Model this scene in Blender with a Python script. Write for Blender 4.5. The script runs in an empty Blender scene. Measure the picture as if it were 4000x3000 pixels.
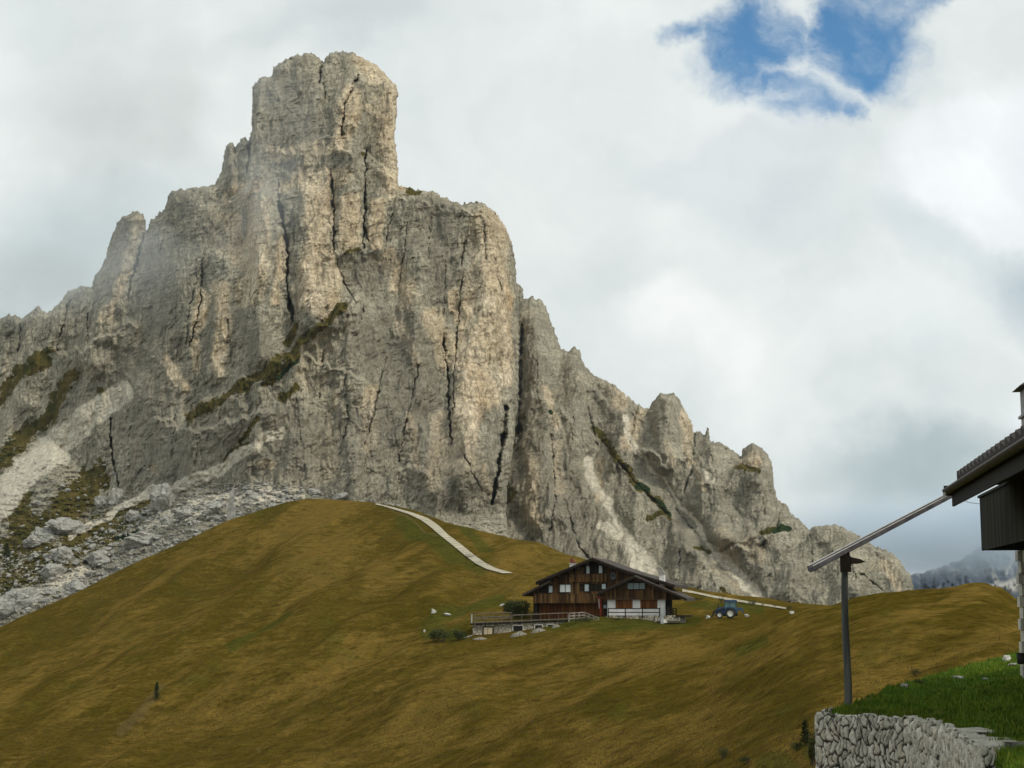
import bpy, math, random
import numpy as np
from mathutils import Vector, Matrix
from mathutils.bvhtree import BVHTree
R = math.radians
random.seed(7)

# ------------------------------------------------------------------ camera, sky, sun, exposure
SC = bpy.context.scene
FD, CX, CY, PITCH = 3373.0, 1106.0, 829.5, R(7.93)
cam = bpy.data.cameras.new('camera'); camo = bpy.data.objects.new('camera', cam)
SC.collection.objects.link(camo); SC.camera = camo
cam.sensor_width = 36.0; cam.lens = 36.0 * FD / 2212.0
cam.clip_start = 0.5; cam.clip_end = 30000
camo.location = (0, 0, 0); camo.rotation_euler = (R(90) + PITCH, 0, 0)
SC.view_settings.view_transform = 'Standard'; SC.view_settings.look = 'None'
SC.view_settings.exposure = 0.22; SC.view_settings.gamma = 1.0
SC.cycles.volume_bounces = 2
SC.cycles.volume_step_rate = 1.0
SC.cycles.max_bounces = 6

def ab(u, v):
    """horizontal / vertical slope of the sight line through a point of the photo"""
    cp, sp = math.cos(PITCH), math.sin(PITCH)
    a = (u - CX) / FD; b = (CY - v) / FD
    dy = cp - b * sp
    return a / dy, (sp + b * cp) / dy
def P(u, v, Y):
    a, b = ab(u, v); return Vector((a * Y, Y, b * Y))

SUN_EL, SUN_AZ = R(42), R(128)      # azimuth from +Y (view direction) clockwise
sun = bpy.data.lights.new('sun', 'SUN'); suno = bpy.data.objects.new('sun', sun); SC.collection.objects.link(suno)
sd = Vector((math.sin(SUN_AZ) * math.cos(SUN_EL), math.cos(SUN_AZ) * math.cos(SUN_EL), math.sin(SUN_EL)))
suno.rotation_euler = sd.to_track_quat('Z', 'Y').to_euler()
sun.energy = 1.9; sun.angle = R(13); sun.color = (1.0, 0.93, 0.80)

W = bpy.data.worlds.new('World'); SC.world = W; W.use_nodes = True
class NT:
    def __init__(s, nt): s.nt = nt; nt.nodes.clear()
    def n(s, typ, _in=None, **kw):
        nd = s.nt.nodes.new(typ)
        for k, v in kw.items(): setattr(nd, k, v)
        for k, v in (_in or {}).items():
            if isinstance(v, bpy.types.NodeSocket): s.nt.links.new(v, nd.inputs[k])
            else: nd.inputs[k].default_value = v
        return nd
    def math(s, op, a, b=0.0, c=None, clamp=False):
        d = {0: a, 1: b}
        if c is not None: d[2] = c
        return s.n('ShaderNodeMath', d, operation=op, use_clamp=clamp).outputs[0]
    def mix(s, f, a, b, mode='MIX'):
        return s.n('ShaderNodeMix', {0: f, 6: a, 7: b}, data_type='RGBA', blend_type=mode).outputs[2]
    def noise(s, vec, scale, detail=4, rough=.55, lac=2.0, dist=0.0, out=0):
        return s.n('ShaderNodeTexNoise', {'Vector': vec, 'Scale': scale, 'Detail': detail, 'Roughness': rough, 'Lacunarity': lac, 'Distortion': dist}).outputs[out]
    def rng(s, v, a, b, c=0.0, d=1.0, smooth=True):
        return s.n('ShaderNodeMapRange', {0: v, 1: a, 2: b, 3: c, 4: d}, interpolation_type='SMOOTHSTEP' if smooth else 'LINEAR').outputs[0]
def c4(r, g, b): return (r, g, b, 1.0)
def srgb(r, g, b):
    f = lambda c: (c / 255 / 12.92) if c <= 10 else ((c / 255 + .055) / 1.055) ** 2.4
    return (f(r), f(g), f(b), 1.0)

w = NT(W.node_tree)
tc = w.n('ShaderNodeTexCoord').outputs['Generated']
sep = w.n('ShaderNodeSeparateXYZ', {0: tc})
yy = w.math('MAXIMUM', sep.outputs[1], 0.12)
A = w.math('DIVIDE', sep.outputs[0], yy); B = w.math('DIVIDE', sep.outputs[2], yy)
co = w.n('ShaderNodeCombineXYZ', {0: A, 1: B}).outputs[0]
wn = w.noise(co, 5.5, 7, .58, out=1)
wn0 = w.n('ShaderNodeVectorMath', {0: wn, 1: (.5, .5, .5)}, operation='SUBTRACT').outputs[0]
def warped(k):
    s_ = w.n('ShaderNodeVectorMath', {0: wn0, 'Scale': k}, operation='SCALE').outputs[0]
    return w.n('ShaderNodeVectorMath', {0: co, 1: s_}, operation='ADD').outputs[0]
cw1, cw2 = warped(.16), warped(.22)
def blob(u, v, ru, rv, ang=0, soft=1.0, vec=None, inner=None):
    a, b = ab(u, v)
    m = w.n('ShaderNodeMapping', {'Vector': vec or cw1, 'Location': (a, b, 0), 'Rotation': (0, 0, R(ang)), 'Scale': (ru / FD, rv / FD, 1)}, vector_type='TEXTURE').outputs[0]
    m = w.n('ShaderNodeVectorMath', {0: m, 1: (1, 1, 0)}, operation='MULTIPLY').outputs[0]
    l = w.n('ShaderNodeVectorMath', {0: m}, operation='LENGTH').outputs['Value']
    return w.rng(l, (1 - soft) if inner is None else inner, 1.0, 1.0, 0.0)
def addm(*ms):
    o = ms[0]
    for m in ms[1:]: o = w.math('MAXIMUM', o, m)
    return o
base = srgb(226, 231, 229)
big = w.noise(cw1, 3.2, 6, .5)
cl = w.mix(w.rng(big, .35, .7), srgb(214, 221, 221), srgb(234, 239, 237))
def tone(cl, m, col, k=1.0):
    return w.mix(w.math('MULTIPLY', m, k), cl, col)
cl = tone(cl, blob(700, 60, 420, 110, 0), srgb(198, 206, 208), .8)
cl = tone(cl, blob(150, 560, 420, 260, 20), srgb(190, 203, 205), .9)
cl = tone(cl, blob(-40, 720, 260, 120, 0), srgb(168, 183, 186), .8)
cl = tone(cl, blob(90, 150, 420, 200, 0), srgb(232, 238, 237), .9)
cl = tone(cl, blob(1150, 480, 360, 330, 0), srgb(222, 228, 226), .8)
cl = tone(cl, blob(1600, 420, 260, 170, -20), srgb(206, 214, 217), .9)
cl = tone(cl, blob(1360, 620, 230, 150, 15), srgb(208, 216, 216), .7)
cl = tone(cl, blob(1560, 760, 300, 190, -12), srgb(240, 243, 241), .95)
cl = tone(cl, blob(1480, 690, 150, 100, 0), srgb(243, 245, 243), .9)
cl = tone(cl, blob(1560, 330, 330, 130, 10, inner=.3), srgb(212, 219, 221), .9)
cl = tone(cl, blob(2150, 330, 400, 250, 25, inner=.55), srgb(236, 241, 243), .97)
cl = tone(cl, blob(2000, 520, 260, 100, -20, inner=.2), srgb(205, 215, 218), .85)
cl = tone(cl, blob(1960, 700, 300, 120, 10), srgb(232, 238, 238), .7)
cl = tone(cl, blob(2240, 620, 190, 150, 0), srgb(184, 198, 205), .95)
cl = tone(cl, blob(1760, 900, 380, 110, 0), srgb(222, 229, 228), .7)
cl = tone(cl, blob(2000, 1020, 420, 130, -5), srgb(166, 182, 186), .95)
cl = tone(cl, blob(2230, 900, 120, 110, 0), srgb(232, 238, 240), .8)
cl = tone(cl, blob(1980, 1170, 460, 110, 0), srgb(158, 174, 180), .95)
cl = tone(cl, blob(2010, 1262, 420, 70, 0), srgb(110, 128, 148), .6)
fine = w.noise(cw2, 11, 8, .55)
cl = w.mix(1.0, cl, w.n('ShaderNodeCombineColor', {0: w.rng(fine, .2, .8, .92, 1.08), 1: w.rng(fine, .2, .8, .93, 1.07), 2: w.rng(fine, .2, .8, .94, 1.06)}).outputs[0], 'MULTIPLY')
sky = w.n('ShaderNodeTexSky', sky_type='NISHITA', sun_disc=False, sun_elevation=SUN_EL, sun_rotation=SUN_AZ, altitude=2200, air_density=1.0, dust_density=.3, ozone_density=1.6).outputs[0]
skyc = w.mix(1.0, sky, c4(.072, .118, .128), 'MULTIPLY')
hole = addm(blob(1600, 95, 270, 150, 24, inner=.25, vec=cw1), blob(1880, 60, 260, 190, 38, inner=.4, vec=cw1), blob(1470, 70, 150, 70, 10, inner=.0, vec=cw1),
            blob(1700, 190, 200, 110, -20, inner=.2, vec=cw1), blob(1960, -60, 320, 140, 30, inner=.5, vec=cw1), blob(1780, 225, 80, 70, 0, inner=.1, vec=cw1))
hn = w.math('MULTIPLY', w.rng(w.noise(cw1, 8, 8, .62), .3, .7, -.75, .45, smooth=False), w.math('MULTIPLY', hole, 3.0, clamp=True))
hole = w.rng(w.math('ADD', hole, hn), .0, 1.05)
wv = w.n('ShaderNodeMapping', {'Vector': cw1, 'Rotation': (0, 0, R(-52)), 'Scale': (1.0, 2.4, 1)}).outputs[0]
wisp = w.rng(w.noise(wv, 7, 8, .62), .38, .70, 0, .95)
veil = w.math('MULTIPLY', wisp, addm(blob(1730, 90, 90, 200, 20, inner=.3), blob(1980, 110, 230, 70, 38, inner=.3), blob(1500, 100, 170, 120), blob(1640, 190, 140, 60)))
keep = w.math('MULTIPLY', hole, w.math('SUBTRACT', 1.0, veil))
# elsewhere overhead the cover also breaks a little
cov = w.mix(keep, cl, skyc)
bg = w.n('ShaderNodeBackground', {'Color': cov, 'Strength': .93})
w.n('ShaderNodeOutputWorld', {'Surface': bg.outputs[0]})

# ------------------------------------------------------------------ helpers
def mat(name): 
    m = bpy.data.materials.new(name); m.use_nodes = True
    t = NT(m.node_tree); return m, t
def finish(t, col, rough=.85, bump=None, bstr=.5, bdist=.1, spec=.3, metal=0.0):
    b = t.n('ShaderNodeBsdfPrincipled', {'Base Color': col, 'Roughness': rough, 'Metallic': metal, 'Specular IOR Level': spec})
    if bump is not None:
        bn = t.n('ShaderNodeBump', {'Strength': bstr, 'Distance': bdist, 'Height': bump}); t.nt.links.new(bn.outputs[0], b.inputs['Normal'])
    t.n('ShaderNodeOutputMaterial', {'Surface': b.outputs[0]})
def link(o, parent=None):
    SC.collection.objects.link(o)
    if parent is not None: o.parent = parent
    return o
def tag(o, label=None, cat=None, group=None, kind=None):
    if label: o['label'] = label
    if cat: o['category'] = cat
    if group: o['group'] = group
    if kind: o['kind'] = kind
    return o
def thing(name, label, cat, loc=(0, 0, 0), rz=0, group=None):
    o = bpy.data.objects.new(name, None); o.location = loc; o.rotation_euler = (0, 0, rz); o.empty_display_size = .2
    link(o); return tag(o, label, cat, group)
class MB:
    def __init__(s): s.v = []; s.f = []
    def add(s, vs, fs):
        k = len(s.v); s.v += [tuple(p) for p in vs]; s.f += [tuple(i + k for i in q) for q in fs]; return s
    def box(s, x0, x1, y0, y1, z0, z1):
        return s.add([(x0,y0,z0),(x1,y0,z0),(x1,y1,z0),(x0,y1,z0),(x0,y0,z1),(x1,y0,z1),(x1,y1,z1),(x0,y1,z1)],
                     [(0,3,2,1),(4,5,6,7),(0,1,5,4),(1,2,6,5),(2,3,7,6),(3,0,4,7)])
    def bar(s, a, b, w_, h, up=(0, 0, 1)):
        a = Vector(a); b = Vector(b); d = (b - a).normalized(); sd_ = d.cross(Vector(up))
        if sd_.length < 1e-4: sd_ = d.cross(Vector((1, 0, 0)))
        sd_.normalize(); u_ = sd_.cross(d).normalized()
        vs = [p + sd_ * (i * w_ / 2) + u_ * (j * h / 2) for p in (a, b) for i, j in ((-1,-1),(1,-1),(1,1),(-1,1))]
        return s.add(vs, [(0,1,2,3),(7,6,5,4),(0,4,5,1),(1,5,6,2),(2,6,7,3),(3,7,4,0)])
    def tube(s, pts, rad, n=8, caps=True):
        pts = [Vector(p) for p in pts]; rad = rad if hasattr(rad, '__len__') else [rad] * len(pts)
        vs = []
        for i, p in enumerate(pts):
            d = (pts[min(i+1, len(pts)-1)] - pts[max(i-1, 0)]).normalized()
            x = d.cross(Vector((0, 1, 0)) if abs(d.y) < .9 else Vector((1, 0, 0))).normalized(); y = d.cross(x)
            for k in range(n):
                an = 2 * math.pi * k / n; vs.append(p + (x * math.cos(an) + y * math.sin(an)) * rad[i])
        fs = [(i*n+k, i*n+(k+1)%n, (i+1)*n+(k+1)%n, (i+1)*n+k) for i in range(len(pts)-1) for k in range(n)]
        if caps: fs += [tuple(range(n-1, -1, -1)), tuple((len(pts)-1)*n + k for k in range(n))]
        return s.add(vs, fs)
    def prism(s, poly, y0, y1):     # poly of (x,z) extruded along y
        n = len(poly)
        vs = [(x, y0, z) for x, z in poly] + [(x, y1, z) for x, z in poly]
        return s.add(vs, [tuple(range(n)), tuple(range(2*n-1, n-1, -1))] + [(i, i+n, (i+1)%n+n, (i+1)%n) for i in range(n)])
    def build(s, name, m, parent=None, smooth=False, label=None):
        me = bpy.data.meshes.new(name); me.from_pydata(s.v, [], s.f); me.update()
        me.materials.append(m)
        if smooth: me.polygons.foreach_set('use_smooth', [True] * len(me.polygons))
        o = bpy.data.objects.new(name, me); link(o, parent)
        if label: o['label'] = label
        return o
def np_mesh(name, V, F, m, parent=None, smooth=True, attrs=None):
    me = bpy.data.meshes.new(name)
    V = np.asarray(V, np.float32); F = np.asarray(F, np.int32)
    me.vertices.add(len(V)); me.vertices.foreach_set('co', V.ravel())
    k = F.shape[1]
    me.loops.add(F.size); me.loops.foreach_set('vertex_index', F.ravel())
    me.polygons.add(len(F)); me.polygons.foreach_set('loop_start', np.arange(0, F.size, k, dtype=np.int32))
    me.polygons.foreach_set('loop_total', np.full(len(F), k, np.int32))
    me.polygons.foreach_set('use_smooth', np.full(len(F), smooth))
    for an, av in (attrs or {}).items():
        at = me.attributes.new(an, 'FLOAT', 'POINT'); at.data.foreach_set('value', np.asarray(av, np.float32).ravel())
    me.update(calc_edges=True); me.validate()
    me.materials.append(m)
    o = bpy.data.objects.new(name, me); link(o, parent); return o

# numpy gradient noise
def _h(ix, iy, iz, s):
    h = (ix.astype(np.uint32) * np.uint32(374761393)) ^ (iy.astype(np.uint32) * np.uint32(668265263)) ^ (iz.astype(np.uint32) * np.uint32(2147483647 - 58)) ^ np.uint32(s * 974711 + 12345)
    h = (h ^ (h >> np.uint32(13))) * np.uint32(1274126177)
    h = (h ^ (h >> np.uint32(15))) * np.uint32(2246822519)
    return h ^ (h >> np.uint32(16))
def pn(x, y, z=0.0, s=0):
    with np.errstate(over='ignore'):
        x, y, z = np.broadcast_arrays(np.asarray(x, float), np.asarray(y, float), np.asarray(z, float))
        ix, iy, iz = np.floor(x).astype(np.int64), np.floor(y).astype(np.int64), np.floor(z).astype(np.int64)
        fx, fy, fz = x - ix, y - iy, z - iz
        q = lambda t: t*t*t*(t*(t*6-15)+10)
        ux, uy, uz = q(fx), q(fy), q(fz); out = 0
        three = not (np.all(fz == 0))
        for dz in ((0, 1) if three else (0,)):
            wz = (uz if dz else 1 - uz) if three else 1.0
            for dx in (0, 1):
                wx = ux if dx else 1 - ux
                for dy in (0, 1):
                    wy = uy if dy else 1 - uy
                    h = _h(ix + dx, iy + dy, iz + dz, s)
                    an = (h & np.uint32(1023)) * (2*math.pi/1024); zz = ((h >> np.uint32(10)) & np.uint32(1023)) / 511.5 - 1
                    g = np.cos(an)*(fx-dx) + np.sin(an)*(fy-dy) + (zz*(fz-dz) if three else 0)
                    out = out + wx*wy*wz*g
        return out * 1.5
def fbm(x, y, z=0.0, o=4, s=0, g=.5):
    r = 0; a = 1
    for i in range(o): r = r + a * pn(x*2**i, y*2**i, z*2**i if not np.isscalar(z) or z else 0.0, s+i); a *= g
    return r
def ridge(x, y, o=3, s=0, g=.5):
    r = 0; a = 1
    for i in range(o): r = r + a * (1 - 2*np.abs(pn(x*2**i, y*2**i, 0.0, s+i))); a *= g
    return r
def fac(x, y, s=0):
    """noise of flat triangular facets with sharp creases"""
    with np.errstate(over='ignore'):
        x = x + .35*y; ix, iy = np.floor(x), np.floor(y); fx, fy = x-ix, y-iy
        g = lambda a, b: (_h((ix+a).astype(np.int64), (iy+b).astype(np.int64), np.zeros(x.shape, np.int64), s) & np.uint32(1023))/511.5 - 1
        lo = fx + fy < 1; a, b, c, d = g(0, 0), g(1, 0), g(0, 1), g(1, 1)
        return np.where(lo, a + fx*(b-a) + fy*(c-a), d + (1-fx)*(c-d) + (1-fy)*(b-d))
def smooth01(t): t = np.clip(t, 0, 1); return t*t*(3-2*t)
def dline(U, V, pts):
    """distance to polyline"""
    d = np.full(U.shape, 1e9); 
    if len(pts) == 1: return np.hypot(U - pts[0][0], V - pts[0][1])
    for (x0, y0), (x1, y1) in zip(pts[:-1], pts[1:]):
        dx, dy = x1-x0, y1-y0; t = np.clip(((U-x0)*dx + (V-y0)*dy) / (dx*dx+dy*dy+1e-9), 0, 1)
        d = np.minimum(d, np.hypot(U-x0-t*dx, V-y0-t*dy))
    return d
def sdf(U, V, poly):
    """inside-positive signed distance"""
    d = np.full(U.shape, 1e9); ins = np.zeros(U.shape, bool); n = len(poly)
    for i in range(n):
        x0, y0 = poly[i]; x1, y1 = poly[(i+1) % n]
        dx, dy = x1-x0, y1-y0; t = np.clip(((U-x0)*dx + (V-y0)*dy) / (dx*dx+dy*dy+1e-9), 0, 1)
        d = np.minimum(d, np.hypot(U-x0-t*dx, V-y0-t*dy))
        c = ((y0 > V) != (y1 > V))
        if dy: ins ^= c & (U < (x1-x0)*(V-y0)/dy + x0)
    return np.where(ins, d, -d)
def world(U, V, Y):
    cp, sp = math.cos(PITCH), math.sin(PITCH)
    a = (U-CX)/FD; b = (CY-V)/FD; dy = cp - b*sp
    return np.stack([a/dy*Y, Y, (sp+b*cp)/dy*Y], -1)

# ------------------------------------------------------------------ materials
def attr(t, n): return t.n('ShaderNodeAttribute', attribute_name=n).outputs['Fac']
def geo(t): return t.n('ShaderNodeTexCoord').outputs['Object']
def mapv(t, v, sc, rot=(0, 0, 0)): return t.n('ShaderNodeMapping', {'Vector': v, 'Scale': sc, 'Rotation': rot}).outputs[0]

def rock_material():
    m, t = mat('limestone_rock'); g = geo(t)
    vs = mapv(t, g, (1, 1, .28)); hs = mapv(t, g, (.10, .10, 1.3))
    grey = t.mix(t.rng(t.noise(vs, .05, 6, .6), .35, .68), c4(.265, .248, .190), c4(.410, .382, .292))
    och = t.mix(t.rng(t.noise(vs, .09, 5, .6), .35, .7), c4(.49, .405, .275), c4(.68, .585, .43))
    rust = t.mix(t.rng(t.noise(vs, .045, 4, .6), .55, .72), och, c4(.44, .32, .19))
    of = t.math('ADD', attr(t, 'ochre'), t.rng(t.noise(vs, .028, 7, .70), .3, .7, -.62, .62, smooth=False))
    col = t.mix(t.rng(of, .12, .82), grey, rust)
    streak = t.rng(t.noise(mapv(t, g, (1, 1, .09)), .22, 5, .7), .30, .62, .72, 1.06)
    streak2 = t.rng(t.noise(mapv(t, g, (1, 1, .5)), .8, 3, .7), .3, .7, .66, 1.28)
    strat = t.rng(t.noise(hs, .35, 4, .7), .3, .7, .84, 1.12)
    k = t.math('MULTIPLY', t.math('MULTIPLY', streak, streak2), strat)
    k3 = t.n('ShaderNodeCombineColor', {0: k, 1: k, 2: k}).outputs[0]
    col = t.mix(1.0, col, k3, 'MULTIPLY')
    jw = t.n('ShaderNodeVectorMath', {0: mapv(t, g, (1, 1, .32)), 1: t.n('ShaderNodeVectorMath', {0: t.noise(g, .12, 5, .65, out=1), 'Scale': 4.0}, operation='SCALE').outputs[0]}, operation='ADD').outputs[0]
    j1 = t.n('ShaderNodeTexVoronoi', {'Vector': jw, 'Scale': .085}, feature='DISTANCE_TO_EDGE').outputs['Distance']
    j2 = t.n('ShaderNodeTexVoronoi', {'Vector': mapv(t, jw, (1, 1, 1.6)), 'Scale': .30}, feature='DISTANCE_TO_EDGE').outputs['Distance']
    jm = t.rng(t.noise(g, .03, 4, .6), .35, .62)
    jj = t.math('MULTIPLY', t.rng(j1, 0, .045, t.math('SUBTRACT', 1.0, t.math('MULTIPLY', jm, .5)), 1.0), t.rng(j2, 0, .10, .80, 1.0))
    col = t.mix(1.0, col, t.n('ShaderNodeCombineColor', {0: jj, 1: jj, 2: jj}).outputs[0], 'MULTIPLY')
    col = t.mix(t.math('MULTIPLY', attr(t, 'slate_shade'), .5), col, c4(.195, .180, .142))  # dark grey rock, with cloud shade on lower walls and ridge painted in
    gr = t.mix(t.rng(t.noise(g, .12, 5, .7), .35, .65), c4(.045, .046, .010), c4(.115, .088, .024))
    gf = t.math('ADD', attr(t, 'grass'), t.rng(t.noise(g, .16, 7, .75), .3, .7, -.75, .6, smooth=False))
    col = t.mix(t.rng(gf, .42, .56), col, gr)
    scr = t.mix(t.rng(t.noise(g, .5, 5, .75), .35, .65), c4(.42, .385, .30), c4(.66, .61, .50))
    sf = t.math('ADD', attr(t, 'scree'), t.rng(t.noise(g, .12, 6, .7), .3, .7, -.22, .22, smooth=False))
    col = t.mix(t.rng(sf, .35, .6), col, scr)
    pf = attr(t, 'pine')
    pf = t.math('ADD', pf, t.rng(t.noise(g, .25, 5, .7), .3, .7, -.3, .3, smooth=False))
    col = t.mix(t.rng(pf, .5, .6), col, c4(.018, .034, .012))
    bn = t.math('ADD', t.noise(mapv(t, g, (1, 1, .35)), .5, 8, .72), t.math('MULTIPLY', t.noise(hs, .6, 4, .7), .4))
    finish(t, col, .95, bn, .8, 1.3, spec=.05)
    return m
ROCK = rock_material()

def far_rock():
    m, t = mat('far_rock'); g = geo(t)
    col = t.mix(t.rng(t.noise(mapv(t, g, (1, 1, .4)), .012, 7, .7), .47, .62), c4(.04, .055, .08), c4(.17, .19, .22))  # blue of distant haze put into the rock colour
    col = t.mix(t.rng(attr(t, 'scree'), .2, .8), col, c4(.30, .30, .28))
    finish(t, col, .95, None, spec=.1); return m
FARROCK = far_rock()

def boulder_material(name='boulder_rock', a=(.21, .21, .19), b=(.44, .43, .39)):
    m, t = mat(name); g = geo(t)
    col = t.mix(t.rng(t.noise(g, .9, 6, .75), .35, .65), c4(*a), c4(*b))
    dk = t.rng(t.noise(g, .35, 5, .7), .28, .5, .55, 1.0)
    col = t.mix(1.0, col, t.n('ShaderNodeCombineColor', {0: dk, 1: dk, 2: dk}).outputs[0], 'MULTIPLY')
    finish(t, col, .95, t.noise(g, 1.2, 6, .7), .8, .5, spec=.1); return m
BOULDER = boulder_material()
PALE = boulder_material('pale_stone', (.40, .40, .36), (.62, .62, .56))

def meadow_material():
    m, t = mat('dry_meadow_grass'); g = geo(t)
    n1 = t.noise(g, .05, 6, .6); n2 = t.noise(g, .35, 6, .7); n3 = t.noise(g, 1.7, 8, .85)
    st = attr(t, 'streak')
    c = t.mix(t.rng(n1, .35, .65), c4(.060, .0425, .0065), c4(.084, .058, .0105))
    c = t.mix(t.rng(t.math('ADD', st, t.rng(n2, .3, .7, -.35, .35, False)), .15, .85), t.mix(.55, c, c4(.050, .039, .0055)), t.mix(.75, c, c4(.122, .080, .018)))
    c = t.mix(t.rng(t.noise(g, .11, 5, .65), .58, .75, 0, .55), c, c4(.085, .042, .012))
    gf = t.math('ADD', attr(t, 'green'), t.rng(n2, .3, .7, -.3, .3, False))
    c = t.mix(t.rng(gf, .3, .8, 0, .6), c, c4(.032, .043, .007))
    cl1 = t.n('ShaderNodeTexVoronoi', {'Vector': g, 'Scale': 1.1, 'Randomness': 1.0}).outputs['Distance']; cl2 = t.n('ShaderNodeTexVoronoi', {'Vector': g, 'Scale': .34, 'Randomness': 1.0}).outputs['Distance']
    tus = t.math('MULTIPLY', t.rng(cl1, .05, .5, .70, 1.08), t.rng(cl2, .03, .45, .80, 1.05))
    n3 = t.math('MULTIPLY', n3, 1.0)
    k = t.math('MULTIPLY', t.math('MULTIPLY', t.rng(n3, .30, .70, .50, 1.65, False), tus), t.rng(n2, .3, .7, .84, 1.16, False))
    c = t.mix(1.0, c, t.n('ShaderNodeCombineColor', {0: k, 1: k, 2: k}).outputs[0], 'MULTIPLY')
    df = t.math('ADD', attr(t, 'dirt'), t.rng(n2, .3, .7, -.3, .3, False))
    c = t.mix(t.rng(df, .4, .75, 0, .4), c, c4(.12, .09, .04))
    sp = t.rng(t.noise(g, 9.0, 3, .6), .70, .78, 0, .6)
    c = t.mix(sp, c, c4(.17, .13, .055))
    hb = t.math('ADD', t.math('MULTIPLY', n2, .5), t.math('MULTIPLY', n3, .5))
    finish(t, c, 1.0, hb, .30, .9, spec=0.0); return m
MEADOW = meadow_material()
def lawn_material():
    m, t = mat('green_turf'); g = geo(t)
    n1 = t.noise(g, .8, 5, .65); n2 = t.noise(g, 14, 5, .75)
    c = t.mix(t.rng(n1, .35, .68), c4(.038, .100, .004), c4(.10, .14, .008))
    k = t.rng(n2, .25, .75, .4, 1.6, False)
    c = t.mix(1.0, c, t.n('ShaderNodeCombineColor', {0: k, 1: k, 2: k}).outputs[0], 'MULTIPLY')
    c = t.mix(t.rng(t.math('ADD', attr(t, 'brown'), t.rng(n1, .3, .7, -.3, .3, False)), .35, .75, 0, .9), c, c4(.085, .062, .018))
    finish(t, c, .95, n2, .7, .05, spec=.05); return m
LAWN = lawn_material()
def simple(name, ca, cb, scale, stretch=(1, 1, 1), rough=.8, bump=.4, bd=.02, detail=5, spec=.3, metal=0, lo=.35, hi=.65):
    m, t = mat(name); g = mapv(t, geo(t), stretch); n = t.noise(g, scale, detail, .65)
    finish(t, t.mix(t.rng(n, lo, hi), c4(*ca), c4(*cb)), rough, n, bump, bd, spec, metal); return m
def planks(name, ca, cb, cdark, width, axis=0, rough=.85, pale=None):
    """vertical boards: each board its own tone, dark joints, weathering streaks"""
    m, t = mat(name); g = geo(t); s = t.n('ShaderNodeSeparateXYZ', {0: g}); x = t.math('DIVIDE', t.math('ADD', s.outputs[0], t.math('MULTIPLY', s.outputs[1], .77)) if axis == 0 else s.outputs[axis], width)
    fl = t.math('FLOOR', x); fr = t.math('FRACT', x)
    wnz = t.n('ShaderNodeTexWhiteNoise', {'W': fl}, noise_dimensions='1D').outputs[0]
    st = t.noise(mapv(t, g, (4 / width * .12, 4 / width * .12, .35)), 2.2, 5, .7)
    c = t.mix(t.rng(t.math('ADD', t.math('MULTIPLY', wnz, .55), t.math('MULTIPLY', st, .6)), .3, .85), c4(*ca), c4(*cb))
    if pale: c = t.mix(t.rng(t.math('MULTIPLY', wnz, t.rng(st, .4, .6)), .72, .9, 0, .8), c, c4(*pale))
    j = t.rng(t.math('ABSOLUTE', t.math('SUBTRACT', fr, .5)), .40, .48)
    c = t.mix(j, c, c4(*cdark))
    finish(t, c, rough, t.math('SUBTRACT', st, j), .5, .02, spec=.15); return m
OLDWOOD = planks('weathered_brown_boards', (.034, .018, .007), (.135, .072, .026), (.012, .008, .005), .27, pale=(.25, .17, .08))
REDWOOD = planks('red_brown_boards', (.090, .032, .009), (.155, .062, .018), (.03, .012, .006), .5)
DARKWOOD = planks('dark_stained_boards', (.012, .009, .006), (.026, .018, .011), (.006, .005, .004), .3)
BALC = planks('dark_green_grey_boards', (.012, .014, .010), (.036, .037, .026), (.004, .004, .004), .16, axis=1)
SOFFIT = simple('dark_soffit_timber', (.004, .0045, .004), (.013, .014, .012), 3, (1, .1, 1))
ROOFM = simple('dark_shingle_roof', (.026, .020, .015), (.062, .046, .034), 2.0, (1, .35, 1))
TILE = simple('dark_brown_roof_tile', (.020, .016, .015), (.042, .034, .031), 6)
WHITE = simple('white_plaster', (.55, .55, .54), (.70, .70, .68), 1.5, rough=.9, bump=.2)
CREAM = simple('cream_shutter', (.46, .38, .24), (.58, .50, .34), 2)
GREYWOOD = simple('silvered_timber', (.15, .14, .12), (.30, .28, .24), 5, (1, 1, .15))
SOFTW = simple('dark_old_timber', (.09, .08, .06), (.16, .14, .10), 4)
POLE = simple('weathered_pole_timber', (.045, .048, .046), (.115, .118, .105), 9, (1, 1, .08))
CHUTE = simple('grey_gutter_timber', (.055, .052, .060), (.13, .125, .135), 5, (.3, .3, .3))
CHUTETOP = simple('pale_timber_edge', (.36, .36, .34), (.50, .50, .47), 5)
STEEL = simple('grey_steel', (.20, .21, .22), (.30, .31, .32), 3, rough=.5, spec=.5)
STEELD = simple('dull_dark_metal', (.05, .055, .06), (.09, .095, .10), 3)
RAILM = simple('rusty_rail', (.10, .085, .065), (.17, .15, .12), 3)
BLACK = simple('black_rubber', (.012, .012, .012), (.03, .028, .026), 4)
BLUE = simple('blue_tractor_paint', (.010, .040, .105), (.022, .070, .16), 2, rough=.45, spec=.5)
RIM = simple('pale_wheel_rim', (.42, .44, .38), (.55, .56, .50), 3)
REDC = simple('red_cloth', (.22, .020, .014), (.34, .035, .022), 3)
CLOTHW = simple('white_cloth', (.42, .38, .32), (.55, .50, .44), 3)
DIRT = simple('pale_gravel', (.30, .27, .19), (.48, .44, .33), 3.0, bump=.5, bd=.1)
ROADM = simple('dusty_gravel', (.20, .165, .10), (.44, .40, .30), .9, bump=.5, bd=.1)
PLATE = simple('grey_sheet', (.24, .26, .27), (.36, .38, .38), 2, rough=.6)
DARKVOID = simple('unlit_interior', (.008, .008, .008), (.016, .014, .012), 1)
COPPER = simple('dark_metal_gutter', (.008, .009, .009), (.020, .020, .018), 3, rough=.5, spec=.4)
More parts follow.
